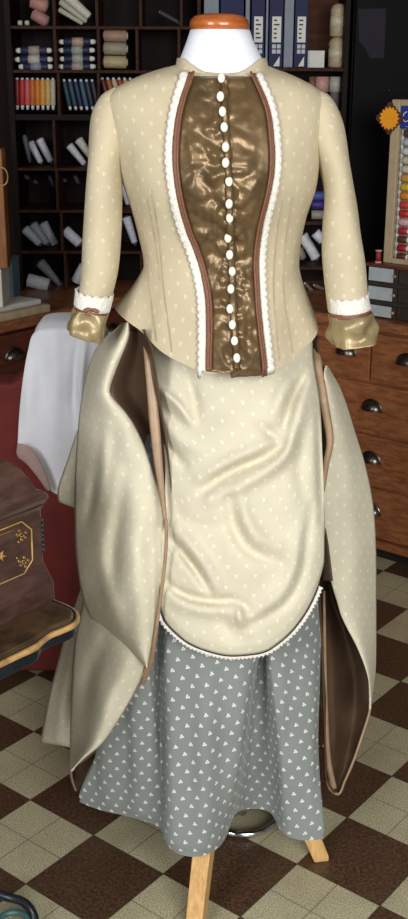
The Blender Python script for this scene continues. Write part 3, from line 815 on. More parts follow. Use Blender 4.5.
# satin front panel
LB = [(77, 188.5), (100, 181), (124, 176), (158, 174), (197, 179), (230, 188), (254, 197), (293, 206), (330, 208), (371, 208)]
RB = [(77, 250), (100, 261), (124, 267), (163, 269.5), (190, 266), (220, 259), (259, 254.5), (308, 257), (340, 260.5), (371, 264)]
prow = []
for i in range(110):
    y = lerp(76, 370.5, i/109.); row = []
    for j in range(41):
        u = j/40.; x = lerp(cinterp(LB, y)-2, cinterp(RB, y)+2, u)
        loc, nn = hit(x, y)
        edge = math.sin(PI*u) if 0 < u < 1 else 0
        nn = Vector((nn.x*.5, -1, max(-.2, min(.0, nn.z))))
        k = abs(nz(x*.055, y*.062, 1.3))*.020 + abs(nz(x*.11+4, y*.12, 3.))*.012 + nz(x*.2, y*.2, 7.)*.002 - .012
        lr = .45 if x > 226 and y < 170 else 1.
        row.append(loc + nn*(.0035 + edge*(max(0, k+.012)*lr*.9+.001)))
    prow.append(row)
sat = grid('satin_front_panel', prow, M['satin'], jacket, solid=.001)
pv = [p for r_ in prow for p in r_]; pf = []
for i in range(109):
    for j in range(40): pf.append((i*41+j, (i+1)*41+j, (i+1)*41+j+1, i*41+j+1))
ptree = BVHTree.FromPolygons(pv, pf)
# braid and lace on each side of it
lb = [(cinterp(LB, y), y) for y in range(77, 372, 14)] + [(208, 372)]
rb = [(cinterp(RB, y), y) for y in range(77, 372, 14)] + [(264, 371)]
ribbon('braid_trim', lb, -2.3, 1.6, M['braid'], jacket, .0075, .0015, 120)
ribbon('braid_trim', rb, 2.3, -1.6, M['braid'], jacket, .0075, .0015, 120)
ribbon('piping', [(x+3.0, y) for x, y in lb], -.7, .7, M['braid'], jacket, .0105, .001, 120)
ribbon('piping', [(x-3.0, y) for x, y in rb], -.7, .7, M['braid'], jacket, .0105, .001, 120)
ribbon('lace_trim', [(x-2, y) for x, y in lb], 0, 7.0, M['lace'], jacket, .0045, .0018, 300, 1.8, 40)
ribbon('lace_trim', [(x+2, y) for x, y in rb], 0, -6.0, M['lace'], jacket, .0045, .0018, 300, -1.8, 40)
ribbon('placket', [(222, 78), (222, 110), (224, 140), (226, 170), (228, 215), (230, 260), (232, 310), (235, 350), (236, 369)], -3.2, 3.2, M['satin'], jacket, .002, .0015, 90, tr_=ptree, dome=.003)
for k, (bx, by) in enumerate([(219, 80), (217.5, 96.5), (219, 112), (221, 128.5), (223.5, 146), (224, 164), (226, 182), (226, 202), (227, 219), (226.5, 236.5), (228, 255), (230, 272), (230, 288.5), (230, 307.5), (231.5, 325), (233.5, 341), (234.5, 358)]):
    loc, nn = hit(bx, by, ptree)
    if loc is None: loc, nn = hit(bx, by)
    nn = (nn*.3 + Vector((0, -1, .1))*.7).normalized()
    c = loc + nn*.0105; X = UP.cross(nn).normalized(); Z = nn.cross(X)
    v1 = ellipsoid(c, [X*.0060, Z*.0080, nn*.0034], 18, 9)
    v2 = tubev([loc - nn*.002, c], .0022, 8)
    mesh('button', *join(v1, v2), M['button'], jacket)
M['seam'] = plain('darker_seam_thread', srgb(186, 170, 138), .8)  # slightly darker cream thread for the seam strips
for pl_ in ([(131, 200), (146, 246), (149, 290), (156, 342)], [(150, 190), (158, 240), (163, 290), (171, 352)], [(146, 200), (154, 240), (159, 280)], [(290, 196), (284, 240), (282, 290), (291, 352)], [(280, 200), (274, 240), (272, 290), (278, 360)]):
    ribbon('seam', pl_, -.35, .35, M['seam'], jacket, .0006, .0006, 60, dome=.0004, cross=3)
# collar: a stand band open at the throat
rows = [[], [], [], [], []]
for k in range(81):
    a_ = lerp(.16, 2*PI-.16, k/80.)        # 0 = front
    fr_ = min(a_, 2*PI-a_)
    hgt = sstep(.10, 1.15, fr_)
    for i in range(5):
        t = i/4.
        yy = lerp(79, lerp(75.5, 58.5, hgt), t)
        ww = lerp(46.5, 43.2, t*hgt)
        l = atY(219-ww, yy, YC); r = atY(219+ww, yy, YC); aa = (r.x-l.x)/2
        bf = lerp(.073, .064, t); 
        rows[i].append(Vector(((l.x+r.x)/2 + aa*math.sin(a_), YC - bf*math.cos(a_), l.z + nz(a_*3, i)*.001)))
grid('collar', rows, M['creamj'], jacket, solid=.003)
# sleeves
def tubegrid(pairs, deps, Ys, n=40, rows_=None, wr_amp=.0, seed=0):
    kf = 1.9 if wr_amp > .015 else 1.
    L = len(pairs); out = []
    N = rows_ or 60
    pl = resample([p[0] for p in pairs], N); pr = resample([p[1] for p in pairs], N)
    for i in range(N):
        t = i/(N-1)*(L-1); k = min(int(t), L-2); f_ = t-k
        Yv = lerp(Ys[k], Ys[k+1], f_); dv = lerp(deps[k], deps[k+1], f_)
        l = atY(pl[i][0], pl[i][1], Yv); r = atY(pr[i][0], pr[i][1], Yv); c = (l+r)/2; h_ = (r-l)/2
        row = []
        for s in range(n):
            th_ = 2*PI*s/n
            p = c + h_*math.sin(th_) + Vector((0, -math.cos(th_)*dv, 0))
            nn = (p-c).normalized()
            p = p + nn*(nz(p.x*22*kf+seed, p.y*22*kf, p.z*9*kf*kf)*wr_amp)
            row.append(p)
        out.append(row)
    return out
lsl = [((113, 88), (119, 92)), ((99.5, 96), (126, 102)), ((91, 112), (129, 120)), ((88, 130), (127, 145)), ((85.3, 160), (121, 166)), ((83.5, 195), (119.6, 196)), ((82.5, 225), (119.5, 225)), ((81.5, 262), (117, 262)), ((77.5, 290), (111.5, 294)), ((75, 303), (107, 309))]
rsl = [((307, 91), (313, 87.5)), ((302, 100), (325.5, 94)), ((300, 116), (336.5, 112)), ((306, 140), (343, 132)), ((316, 165), (348.5, 162)), ((321, 190), (352.5, 192)), ((320.5, 222), (357, 222)), ((320.5, 255), (362, 252)), ((324, 285), (366, 282)), ((327.5, 309), (368, 303))]
dp = [.012, .042, .052, .055, .05, .045, .043, .040, .036, .036]
yl = [1.975, 1.975, 1.97, 1.965, 1.955, 1.945, 1.935, 1.92, 1.905, 1.895]
Ls = tubegrid(lsl, dp, yl, wr_amp=.004, seed=1); Rs = tubegrid(rsl, dp, yl, wr_amp=.004, seed=5)
slv_l = grid('sleeve', Ls, M['creamj'], jacket, closed=True, solid=.0); slv_r = grid('sleeve', Rs, M['creamj'], jacket, closed=True, solid=.0)
# cuff dressing
def band(name, pairs, dps, Yv, mat, parent, rows_=8, amp=0, seed=0, solid=.002, n=64, scal=0, freq=0):
    g = tubegrid(pairs, dps, Yv, n, rows_, amp, seed)
    if scal:
        for s in range(n):
            w = scal*abs(math.sin(s/n*PI*freq)); g[0][s] = g[0][s] + UP*w
    return grid(name, g, mat, parent, closed=True, solid=solid)
band('lace_trim', [((74, 291.5), (113, 297)), ((72.5, 304.5), (109, 312))], [.041, .042], [1.90, 1.893], M['lace'], slv_l, 8, .002, 3, .002, 96, .004, 14)
band('braid_trim', [((74.5, 304), (107.5, 311)), ((74, 308), (106.5, 315))], [.041, .041], [1.893, 1.892], M['braid'], slv_l, 4, .0, 3, .002, 64)
band('cuff', [((75, 307), (106.5, 313)), ((71, 318), (104, 326)), ((67.5, 330), (100.5, 341))], [.038, .042, .044], [1.892, 1.888, 1.885], M['goldsatin'], slv_l, 30, .0155, 8, .002, 80)
bw = atY(90, 311.5, 1.85)
v = join(ellipsoid(bw + Vector((-.007, 0, .001)), [(.007, 0, .002), (0, .003, 0), (0, 0, .004)]), ellipsoid(bw + Vector((.007, 0, .0)), [(.007, 0, -.002), (0, .003, 0), (0, 0, .004)]), ellipsoid(bw, [(.0028, 0, 0), (0, .0038, 0), (0, 0, .0032)]))
mesh('bow', *v, M['braid'], slv_l)
band('lace_trim', [((325.5, 298), (367.5, 293.5)), ((327.5, 311.5), (370, 306.5))], [.041, .042], [1.90, 1.893], M['lace'], slv_r, 8, .002, 9, .002, 96, .004, 14)
band('braid_trim', [((327.5, 311), (369, 306)), ((328, 315.5), (369.5, 310.5))], [.041, .041], [1.893, 1.892], M['braid'], slv_r, 4, .0, 3, .002, 64)
band('cuff', [((328, 314), (369, 309)), ((329, 328), (372, 322)), ((330, 345), (375.5, 338))], [.038, .043, .046], [1.892, 1.888, 1.885], M['goldsatin'], slv_r, 30, .0155, 14, .002, 80)

# ================================================================= SKIRTS
skirt = empty('underskirt', (.05, 1.98, .1)); tag(skirt, 'long blue-grey underskirt with small white sprigs, hanging to just above the floor', 'skirt')
HZ = .16
hemp = [(80, 803), (92, 808), (106, 812.5), (122, 816), (140, 821), (153, 825), (160, 829), (163.5, 833), (166, 841), (171, 849), (180, 855), (192, 858), (204, 857.5), (216, 853), (225, 845), (231, 834), (235, 822), (241, 813.5), (250, 810), (262, 809.5), (273, 812), (279, 819), (284, 829), (292, 836), (304, 839.5), (317, 839.5), (328.5, 838)]
hw = [atZ(x, y, HZ) for x, y in hemp]
hq = [Vector(p) for p in resample([tuple(p) for p in hw], 150)]
# back of the hem loop
l, r = hq[0], hq[-1]; bk_ = []
for k in range(1, 50):
    a_ = PI*k/50
    bk_.append(Vector((lerp(r.x, l.x, (1-math.cos(a_))/2), lerp(r.y, l.y, k/50) + .26*math.sin(a_), HZ)))
# the right edge bulges a little
loop = hq + bk_; K = len(loop)
hpx = [q_[0] for q_ in resample(hemp, 150)]
rows = []
YMID = 640
MAPX = [(80, 134), (150, 151), (158, 156), (163, 160), (168, 164), (180, 172), (192, 186), (204, 205), (220, 240), (228, 256), (235, 262), (255, 265), (275, 267.5), (284, 270), (292, 276), (304, 292), (328.5, 322.5)]
def midpt(k):
    if k < 150:
        tx = interp(MAPX, hpx[k]); u = clamp((tx-214)/112, -1, 1)
        Yv = YC - .125*math.sqrt(max(0, 1-u*u*.98)) + .075*math.exp(-((hpx[k]-257)/17)**4) + .060*math.exp(-((hpx[k]-160)/7)**2)
        return atY(tx, YMID, Yv)
    a_ = PI/2 + PI*(k-149)/(K-149)
    return Vector((.035 + .17*math.sin(a_), YC - .19*math.cos(a_), .52))
mids = [midpt(k) for k in range(K)]
for i in range(80):
    row = []
    for k, p in enumerate(loop):
        if k < 150: a_ = lerp(-PI/2, PI/2, k/149.)
        else: a_ = PI/2 + PI*(k-149)/(K-149)
        m_ = mids[k]
        if i < 24:
            t = i/24.; top_ = Vector((.035 + .14*math.sin(a_), YC - .10*math.cos(a_), 1.02)); q_ = top_.lerp(m_, t)
        else:
            t = (i-24)/55.; q_ = m_.lerp(p, t)
            q_.y -= .012*math.sin(PI*t)*math.cos(a_)
            nn = Vector((math.sin(a_), -math.cos(a_), 0))
            q_ += nn*(nz(q_.x*11, q_.y*11, q_.z*3)*.012 + (math.sin(q_.x*95+1)*.006))*math.sin(PI*t)**.6
            if t > .98: q_ += -nn*.004
        row.append(q_)
    rows.append(row)
grid('skirt_cloth', rows, M['grey'], skirt, closed=True, solid=.0, uvoff=(.004, 0))

over = empty('draped_overskirt', (.03, 1.95, .45)); tag(over, 'cream sprigged draped overskirt with scalloped apron, open side drapes and brown lining', 'overskirt')
# --- apron
AL = [(335, 143), (352, 147), (376, 152), (400, 158), (441, 164), (480, 167), (516, 167), (540, 165), (570, 162), (600, 161), (619, 164), (635, 176), (660, 205)]
AR = [(335, 312), (360, 313), (400, 319), (468, 322), (520, 325), (560, 325), (575, 322), (597, 314), (615, 304), (630, 292), (651, 265)]
hemA = [(161, 598), (163, 612), (167, 622), (176, 632), (190, 643), (208, 650.5), (228, 655), (247, 654.5), (266, 651), (280, 642), (293, 630), (305, 614), (314, 597), (321, 578), (325, 562)]
hemR = resample(hemA, 81)
FOLDS = [  # polyline in photo pixels, half width, height in metres (+ stands out)
 ([(151, 380), (163, 392), (176, 403), (190, 422)], 4.5, .012),
 ([(155, 400), (165, 412), (180, 425)], 6, -.010),
 ([(186, 372), (194, 400), (197, 420)], 6, -.010),
 ([(160, 425), (170, 448), (184, 466)], 5, -.011),
 ([(164, 418), (180, 440), (200, 452)], 7, .006),
 ([(204, 490), (220, 478), (240, 467), (262, 458), (280, 446)], 5.5, -.015),
 ([(200, 478), (220, 466), (240, 456), (262, 446), (276, 438)], 7, .010),
 ([(210, 500), (235, 488), (262, 474), (284, 456), (296, 425), (309, 376)], 7, .013),
 ([(284, 424), (292, 400), (305, 372)], 4.5, -.016),
 ([(262, 426), (272, 434), (282, 440)], 5, -.008),
 ([(272, 420), (280, 395), (292, 368)], 7, .009),
 ([(304, 430), (300, 470), (304, 500)], 7, -.007),
 ([(168, 535), (180, 549), (195, 568), (211, 592)], 4.5, -.015),
 ([(172, 527), (188, 543), (204, 562), (218, 585)], 7, .011),
 ([(162, 578), (176, 590), (194, 598), (215, 601), (236, 600), (248, 608)], 4.5, -.014),
 ([(164, 590), (180, 603), (200, 610), (222, 612), (240, 616)], 7, .009),
 ([(222, 608), (226, 625), (236, 638)], 7, -.007),
 ([(240, 603), (241, 618), (248, 632)], 4, .010),
 ([(230, 500), (236, 528), (246, 546), (262, 556), (280, 562)], 7, -.012),
 ([(240, 492), (247, 520), (260, 538), (278, 545)], 8, .010),
 ([(246, 628), (266, 618), (288, 602), (302, 575), (308, 535), (312, 505)], 5, -.008),
 ([(238, 622), (262, 608), (282, 592), (295, 566), (300, 530)], 7, .007),
 ([(176, 500), (184, 520), (205, 527), (226, 524)], 8, -.005),
 ([(318, 400), (320, 460), (322, 520)], 4, -.008),
]
FOLDS = [(resample(p, 14), w, a_) for p, w, a_ in FOLDS]
def fold_h(x, y, F_):
    h = 0
    for P, w, a_ in F_:
        best = 1e9
        for i in range(len(P)-1):
            ax_, ay_ = P[i]; bx_, by_ = P[i+1]
            dx, dy = bx_-ax_, by_-ay_; L = dx*dx+dy*dy or 1
            t = clamp(((x-ax_)*dx+(y-ay_)*dy)/L)
            ex, ey = x-ax_-t*dx, y-ay_-t*dy; d = ex*ex+ey*ey
            if d < best: best = d; tt = (i+t)/(len(P)-1)
        if best < (w*3.2)**2:
            h += a_*math.exp(-best/(w*w))*(.35+.65*math.sin(PI*clamp(tt, .05, .95)))
    return h
arow = []
NA = 81; RA = 120
top_y = 345
for i in range(RA):
    t = i/(RA-1.); row = []
    for j in range(NA):
        hx, hy = hemR[j]
        ty = 348 - 14*abs(j/40.-1)**2
        y = lerp(ty, hy, t)
        # x: blend between even spread and the hem point
        ee = lerp(cinterp(AL, min(y, 600)), cinterp(AR, min(y, 560)), j/80.)
        x = lerp(ee, hx, t**2.2)
        u = clamp((x-cinterp(AL, min(y, 598)))/(cinterp(AR, min(y, 562))-cinterp(AL, min(y, 598))))*2-1
        b_ = lerp(lerp(.105, .140, sstep(345, 405, y)), .180, sstep(380, 620, y))
        cs = math.sqrt(max(0, 1-(u*.97)**2))
        Yv = YC - b_*(lerp(.15, .62, sstep(345, 440, y))+(1-lerp(.15, .62, sstep(345, 440, y)))*cs) - .010*sstep(350, 420, y)
        Yv -= fold_h(x, y, FOLDS)*1.35*sstep(352, 385, y) + nz(x*.03, y*.03, 9)*.005
        # turn the hem under a little
        if t > .97: Yv += .006*(t-.97)/.03
        row.append(atY(x, y, Yv))
    arow.append(row)
apron = grid('apron', arow, M['cream'], over, solid=.002)
av = [p for r_ in arow for p in r_]; af = []
for i in range(RA-1):
    for j in range(NA-1): af.append((i*NA+j, (i+1)*NA+j, (i+1)*NA+j+1, i*NA+j+1))
# braid line and scalloped lace hanging from the apron hem
last = [Vector(p) for p in arow[-1]]
hx_ = resample([tuple(p) for p in last[:73]], 260)
def hemstrip(name, d0, d1, mat, fwd, scal=0, nsc=48, parent=apron):
    rws = []
    for c in range(4):
        u = c/3.; row = []
        for i, p in enumerate(hx_):
            p = Vector(p); a_ = Vector(hx_[max(i-1, 0)]); b_ = Vector(hx_[min(i+1, 259)])
            t_ = (b_-a_).normalized(); dn = t_.cross(Vector((0, -1, 0))).normalized()
            if dn.z > 0: dn = -dn
            d = lerp(d0, d1 + (scal*abs(math.sin(i/260*PI*nsc))), u)
            row.append(p + dn*d + Vector((0, fwd, 0)))
        rws.append(row)
    return grid(name, rws, mat, parent, solid=.0015)
hemstrip('hem_piping', -.0015, .003, M['ink'], .001)
hemstrip('lace_trim', .001, .008, M['lace'], .004, .004, 56)

# --- generic px-space drape
def drape(name, Ltab, Rtab, y0, y1, Yl, Yr, bulge, mat, parent, n=36, m=70, folds=(), amp=.006, seed=0, slant=None, solid=.002, tilt=0):
    rws = []
    for i in range(m):
        y = lerp(y0, y1, i/(m-1.)); row = []
        for j in range(n):
            u = j/(n-1.); x = lerp(cinterp(Ltab, y), cinterp(Rtab, y), u)
            yy = y + (slant(u)*(i/(m-1.)) if slant else 0)
            Yv = lerp(Yl, Yr, u) - bulge*math.sin(PI*u)**.8 + tilt*(i/(m-1.))
            Yv -= fold_h(x, yy, folds) + nz(x*.04+seed, yy*.025, seed)*amp
            row.append(atY(x, yy, Yv))
        rws.append(row)
    return grid(name, rws, mat, parent, solid=solid, uvoff=(.01*seed, .007*seed))
def fr(L_): return [(resample(p, 12), w, a_) for p, w, a_ in L_]
# left side
lobeL = [(318, 124), (322, 122), (330, 114), (340, 102), (356, 92), (380, 85), (407, 80), (440, 77), (480, 75), (520, 75), (560, 77), (600, 84), (622, 94), (640, 107), (655, 124), (668, 146)]
lobeR = [(318, 127), (336, 128.5), (365, 118), (388, 110), (396, 111), (412, 125), (425, 134), (450, 146), (475, 154), (505, 163.5), (530, 166), (560, 165), (600, 160), (640, 154), (668, 149)]
left = drape('side_drape', lobeL, lobeR, 323, 668, 2.05, 1.91, .06, M['cream'], over, 44, 90,
    fr([([(107, 428), (104, 460), (100, 500)], 6, .012), ([(96, 470), (92, 500), (88, 520)], 5, -.012), ([(126, 470), (120, 505), (114, 560), (116, 590)], 8, -.016),
        ([(140, 500), (136, 560), (142, 620)], 12, .012), ([(100, 520), (104, 570), (118, 620)], 10, .010), ([(90, 380), (100, 350), (118, 335)], 6, -.008)]), .010, 2, tilt=-.09)
midL = [(560, 90), (600, 84), (640, 76), (690, 73), (740, 72), (772, 72)]
midR = [(560, 160), (600, 158), (640, 153), (670, 146), (690, 138), (705, 130), (725, 118), (745, 104), (760, 86), (772, 74)]
mid = drape('side_drape', midL, midR, 585, 772, 2.03, 1.885, .055, M['cream'], over, 30, 60,
    fr([([(104, 640), (88, 690), (82, 740)], 8, -.014), ([(130, 665), (112, 700), (96, 745)], 9, .010)]), .010, 4, tilt=-.05)
backL = [(540, 84), (580, 84), (600, 78), (620, 71), (660, 60), (700, 50), (744, 42)]
backR = [(540, 120), (600, 120), (640, 112), (700, 104), (744, 96)]
drape('train_drape', backL, backR, 540, 743, 2.20, 2.14, .03, M['cream'], over, 24, 50,
    fr([([(80, 620), (66, 690), (60, 740)], 6, .015), ([(92, 620), (78, 690), (72, 740)], 5, -.015)]), .010, 6, slant=lambda u: 10*u)
tabL = [(425, 80), (440, 74), (465, 66), (485, 59), (495, 57.5), (505, 59)]
tabR = [(425, 100), (470, 96), (505, 92)]
drape('turned_tab', tabL, tabR, 425, 503, 2.10, 2.07, .015, M['cream'], over, 16, 24, (), .004, 8, slant=lambda u: 12*u)
# left lining, tan facing
linL = [(330, 128), (336, 127), (365, 116.5), (394, 107.5), (412, 121), (425, 131), (450, 143), (475, 151), (505, 160), (520, 164)]
linR = [(330, 143), (350, 151), (400, 159), (440, 166), (490, 171), (520, 172)]
drape('lining', linL, linR, 330, 520, 1.945, 1.85, -.035, M['lining'], over, 20, 50, (), .006, 3)
def facing(pts, w0, w1, Y0, Y1, name='tan_facing', parent=over, mat=None, dome=.006):
    n = 90; P = resample(pts, n); rws = []
    for i, p in enumerate(P):
        a_ = P[max(i-1, 0)]; b_ = P[min(i+1, n-1)]; dx, dy = b_[0]-a_[0], b_[1]-a_[1]; L = math.hypot(dx, dy) or 1
        nx, ny = -dy/L, dx/L; w = lerp(w0, w1, i/(n-1.)) if not callable(w0) else w0(i/(n-1.)); Yv = lerp(Y0, Y1, i/(n-1.)) if not callable(Y0) else Y0(p[0], p[1])
        rws.append([atY(p[0]+nx*w*u, p[1]+ny*w*u, Yv - dome*(1-u*u)) for u in (-1, -.6, -.2, .2, .6, 1)])
    return grid(name, rws, mat or M['facing'], parent, solid=.0015)
facing([(144.5, 333), (146.5, 350), (150, 380), (154, 420), (158, 460), (162.5, 495), (166.5, 528)], lambda t: 2.8+2.6*math.sin(PI*min(1, t*1.05))-t*1.6, None, lambda x, y: interp([(333, 1.925), (360, 1.885), (420, 1.855), (528, 1.822)], y), 0, dome=.003)
facing([(166.5, 520), (166.8, 545), (164, 580), (160, 610), (156, 640), (149, 670), (140, 688), (129, 707), (116, 729), (102, 748), (86, 761), (74, 769), (75, 782), (79, 792)],
       lambda t: .9 + 2.3*math.exp(-((t-.50)/.10)**2), None, lambda x, y: interp([(74, 2.085), (104, 2.0), (130, 1.93), (146, 1.865), (156, 1.825), (170, 1.805)], x), 0, dome=.003)
drape('lining', [(760, 78), (792, 77)], [(760, 98), (775, 88), (792, 80)], 758, 792, 2.10, 2.07, 0, M['lining'], over, 8, 10)
# right side
rL = [(365, 326), (371, 323), (395, 326), (418, 330), (438, 332), (447, 329.5), (465, 324), (493, 321.7), (518, 322.5), (549, 327), (580, 331.5), (600, 337.5), (617, 343), (648, 359), (675, 369), (697, 371.6), (708, 371.8)]
rR = [(365, 327.5), (371, 331), (386, 339.6), (405, 347), (427, 354), (465, 366), (505, 374), (549, 377), (600, 377.6), (665, 377.6), (685, 375.5), (708, 372.4)]
drape('side_drape', rL, rR, 365, 708, 1.925, 2.02, .03, M['cream'], over, 36, 90, fr([([(345, 420), (352, 500), (356, 580)], 9, .004)]), .004, 5)
# right lining, upper strip and lower pocket
ulL = [(345, 309), (380, 315), (430, 318), (480, 320), (540, 321), (580, 324)]
ulR = [(345, 318), (365, 323), (400, 329), (440, 334.5), (448, 333), (470, 327), (493, 325), (518, 326), (549, 330), (580, 334)]
drape('lining', ulL, ulR, 335, 580, 1.985, 1.955, .01, M['lining'], over, 16, 50, (), .003, 9, tilt=-.04)
facing([(312.5, 334), (315, 350), (319, 375), (324, 405), (329.5, 440), (326, 462), (322.5, 490)], lambda t: 3.2+1.4*math.sin(PI*t)-1.4*t, None, lambda x, y: interp([(334, 1.99), (360, 1.945), (400, 1.905), (490, 1.89)], y), 0, dome=.003)
loL = [(555, 320), (600, 321), (640, 323), (700, 325.5), (760, 328), (778, 329), (792, 338)]
loR = [(555, 330), (590, 335), (617, 345), (648, 361), (675, 371), (700, 372.5), (712, 371), (735, 364), (760, 355.5), (780, 347), (792, 341.5)]
lo = drape('lining', loL, loR, 555, 792, 1.965, 2.06, -.05, M['lining'], over, 26, 60, fr([([(332, 620), (336, 700), (338, 770)], 4, .020), ([(345, 640), (356, 690), (352, 740)], 8, -.012)]), .010, 11)
facing([(372.3, 700), (371, 712), (364, 735), (355.5, 760), (347, 780), (341, 793), (333, 789), (329, 780)], .8, .8, 2.055, 1.975, dome=.002)
facing([(325, 590), (326, 650), (327.5, 710), (330.5, 760), (336, 788)], lambda t: .8+2.2*t, None, lambda x, y: 1.985, 0, dome=.006)
# back of the overskirt: bustle and train closing the form
rows = []
for (y, xl_, xr_, bb_, Yv) in [(325, 150, 290, .03, 2.05), (345, 118, 318, .12, 2.06), (400, 90, 330, .20, 2.08), (470, 84, 350, .25, 2.09), (540, 84, 366, .28, 2.10), (600, 90, 368, .30, 2.12), (660, 92, 362, .33, 2.13), (700, 92, 350, .35, 2.14), (735, 94, 336, .36, 2.15)]:
    l = atY(xl_, y, Yv); r = atY(xr_, y, Yv); row = []
    for k in range(81):
        a_ = PI*k/80; q_ = Vector((lerp(l.x, r.x, (1-math.cos(a_))/2), Yv + bb_*math.sin(a_), lerp(l.z, r.z, k/80.)))
        q_ += Vector((0, 1, 0))*(math.sin(a_*13)*.012*math.sin(a_)*sstep(325, 500, y)); row.append(q_)
    rows.append(row)
rows2 = []
for i in range(len(rows)-1):
    for s in range(6): rows2.append([lerp(rows[i][k], rows[i+1][k], s/6.) for k in range(81)])
rows2.append(rows[-1])
grid('bustle', rows2, M['cream'], over, solid=.002, flip=True)

# ================================================================= RED ARMCHAIR + WHITE CLOTH
arm = empty('armchair', (-.47, 2.72, 0)); tag(arm, 'dark red upholstered armchair at the left, half hidden behind the dress', 'armchair')
AY = 2.66
def ax(px, py): return atY(px, py, AY).x
zt = atY(0, 385, AY).z; zb = .055; zc = atY(50, 338, AY).z
x0_ = ax(-46, 450); x1_ = ax(106, 520)
prof = [(x0_, zb), (x1_, zb), (x1_+.01, zb+.3), (ax(102, 400), zt), (ax(96, 350), zc-.02), (ax(88, 336), zc), (ax(36, 336), zc), (ax(26, 355), zc-.05), (ax(20, 382), zt+.015), (ax(10, 385), zt), (x0_+.03, zt), (x0_, zt-.04)]
v, f = prism([Vector((x, AY, z)) for x, z in prof], (0, .10, 0))
mesh('backrest', v, f, M['red'], arm, False, bevel=.02)
abox('seat', x0_+.05, x1_-.05, AY+.10, AY+.62, .20, .44, M['red'], arm, .03)
abox('armrest', x0_, x0_+.09, AY+.095, AY+.58, .12, .62, M['red'], arm, .03)
abox('armrest', x1_-.09, x1_, AY+.095, AY+.58, .12, .62, M['red'], arm, .03)
for xx in (x0_+.04, x1_-.04):
    for yy in (AY+.03, AY+.55):
        tube('leg', [Vector((xx, yy, 0)), Vector((xx, yy, .13))], [.014, .022], M['gap'], arm, 12)
# cloth: a sheet thrown over the raised back, hanging down the near side
cl = []
cL = [(330, 38), (337, 31), (350, 27.5), (365, 24.5), (390, 21), (420, 18.5), (458, 17)]
n_ = 40
ctop = resample([(33, 337), (38, 330.5), (48, 328), (62, 327.5), (80, 328.5), (95, 334), (103, 345)], n_)
cbot = resample([(17, 456), (28, 463), (36, 470), (42, 480), (48, 489), (56, 495), (68, 500), (86, 502), (104, 500)], n_)
rows = []
zback = atY(60, 420, AY).z
for s in range(-14, 46):
    row = []
    for j in range(n_):
        if s <= 0:
            # behind the back, then over the top
            t = -s/14.
            p = atY(ctop[j][0], ctop[j][1], AY-.02); 
            y_ = AY + .05 - math.cos(min(t*2.2, 1)*PI)*.075
            z_ = p.z + math.sin(min(t*2.2, 1)*PI)*.012 - max(0, t-.45)*.30
            q_ = Vector((p.x + .0, y_ , z_))
        else:
            t = s/45.
            sidew = cinterp(cL, lerp(ctop[0][1], 456, t))
            x_ = lerp(ctop[j][0], cbot[j][0], t); y_ = lerp(ctop[j][1], cbot[j][1], t)
            if j < 8: x_ = lerp(lerp(sidew, x_, j/8.), x_, t*.0)
            fo = fold_h(x_, y_, CF) if s else 0
            q_ = atY(x_, y_, AY - .025 - .018*math.sin(PI*j/(n_-1.))*(1-t*.5) - fo - nz(x_*.05, y_*.02, 2)*.010) if s else None
        row.append(q_)
    rows.append(row) if s else rows.append(row)
    if s == -14: CF = fr([([(84, 345), (80, 380), (78, 430)], 4, .018), ([(76, 350), (74, 390), (76, 425)], 4, -.018), ([(54, 340), (52, 400), (56, 470)], 9, .006), ([(34, 350), (28, 400), (26, 455)], 6, .006)])
rows = rows[:15][::1] + rows[15:]
rows = rows[0:15] + rows[15:]
cloth = grid('draped_cloth', rows, M['whitecloth'], None, solid=.003); tag(cloth, 'white cloth draped over the red armchair back, left of the dress', 'cloth')
# pinkish shadow at the sheet's lower-left edge, laid on as a coloured strip
drape('pink_shadow_strip', [(445, 17), (457, 17), (466, 27), (478, 37), (492, 47)], [(445, 22), (450, 31), (460, 39), (475, 46), (492, 52)], 445, 492, AY-.060, AY-.062, .004, M['pinkshadow'], cloth, 10, 20)

# ================================================================= SEWING TABLE + CASE
TZ = .76
tab = empty('sewing_table', atZ(20, 640, TZ) - UP*TZ); tag(tab, 'sewing machine table with a moulded gold-edged dark wooden top, lower left', 'table')
def outline(px_pts, z, tail=.7, dep=.42):
    P = [atZ(x, y, z) for x, y in px_pts]           # front-left ... corner ... back
    f0 = P[0]; l0 = f0 - B*tail
    last_ = P[-1]
    return [l0] + P + [last_ - A*dep, l0 - A*dep - B*0]
tp = resample([(0, 658), (20, 647.5), (36, 639), (44, 633), (52, 628), (62, 624), (70, 620), (74, 616), (73, 611.5), (68, 608), (60, 605)], 40)
gp_ = resample([(0, 666), (20, 656), (38, 647.5), (45, 641), (53, 635), (64, 630.5), (74, 626), (80, 621), (81, 615.5), (77, 610), (68, 605)], 40)
o1 = outline(tp, TZ, dep=.40); v, f = prism([Vector((p.x, p.y, TZ-.008)) for p in o1], UP*.008); mesh('tabletop', v, f, M['tabletop'], tab, False, bevel=.002)
mp_ = [((a_[0]+b_[0])/2, (a_[1]+b_[1])/2 - .5) for a_, b_ in zip(tp, gp_)]
o15 = outline(mp_, TZ-.008, dep=.405); v, f = prism([Vector((p.x, p.y, TZ-.0115)) for p in o15], UP*.0035); mesh('dark_moulding', v, f, M['gap'], tab, False, bevel=.001)
o2 = outline(gp_, TZ-.0125, dep=.41); v, f = prism([Vector((p.x, p.y, TZ-.0215)) for p in o2], UP*.0098); mesh('brass_edge', v, f, M['brass'], tab, False, bevel=.003)
ip = resample([(0, 684), (18, 674.5), (38, 663.5), (41, 660), (43, 654), (55, 648), (68, 643), (76, 638), (79, 631), (78, 624), (70, 618)], 40)
o3 = [atZ(x, y, TZ-.042) for x, y in ip]
o3 = [o3[0]-B*.7] + o3 + [o3[-1]-A*.38, o3[0]-B*.7-A*.40]
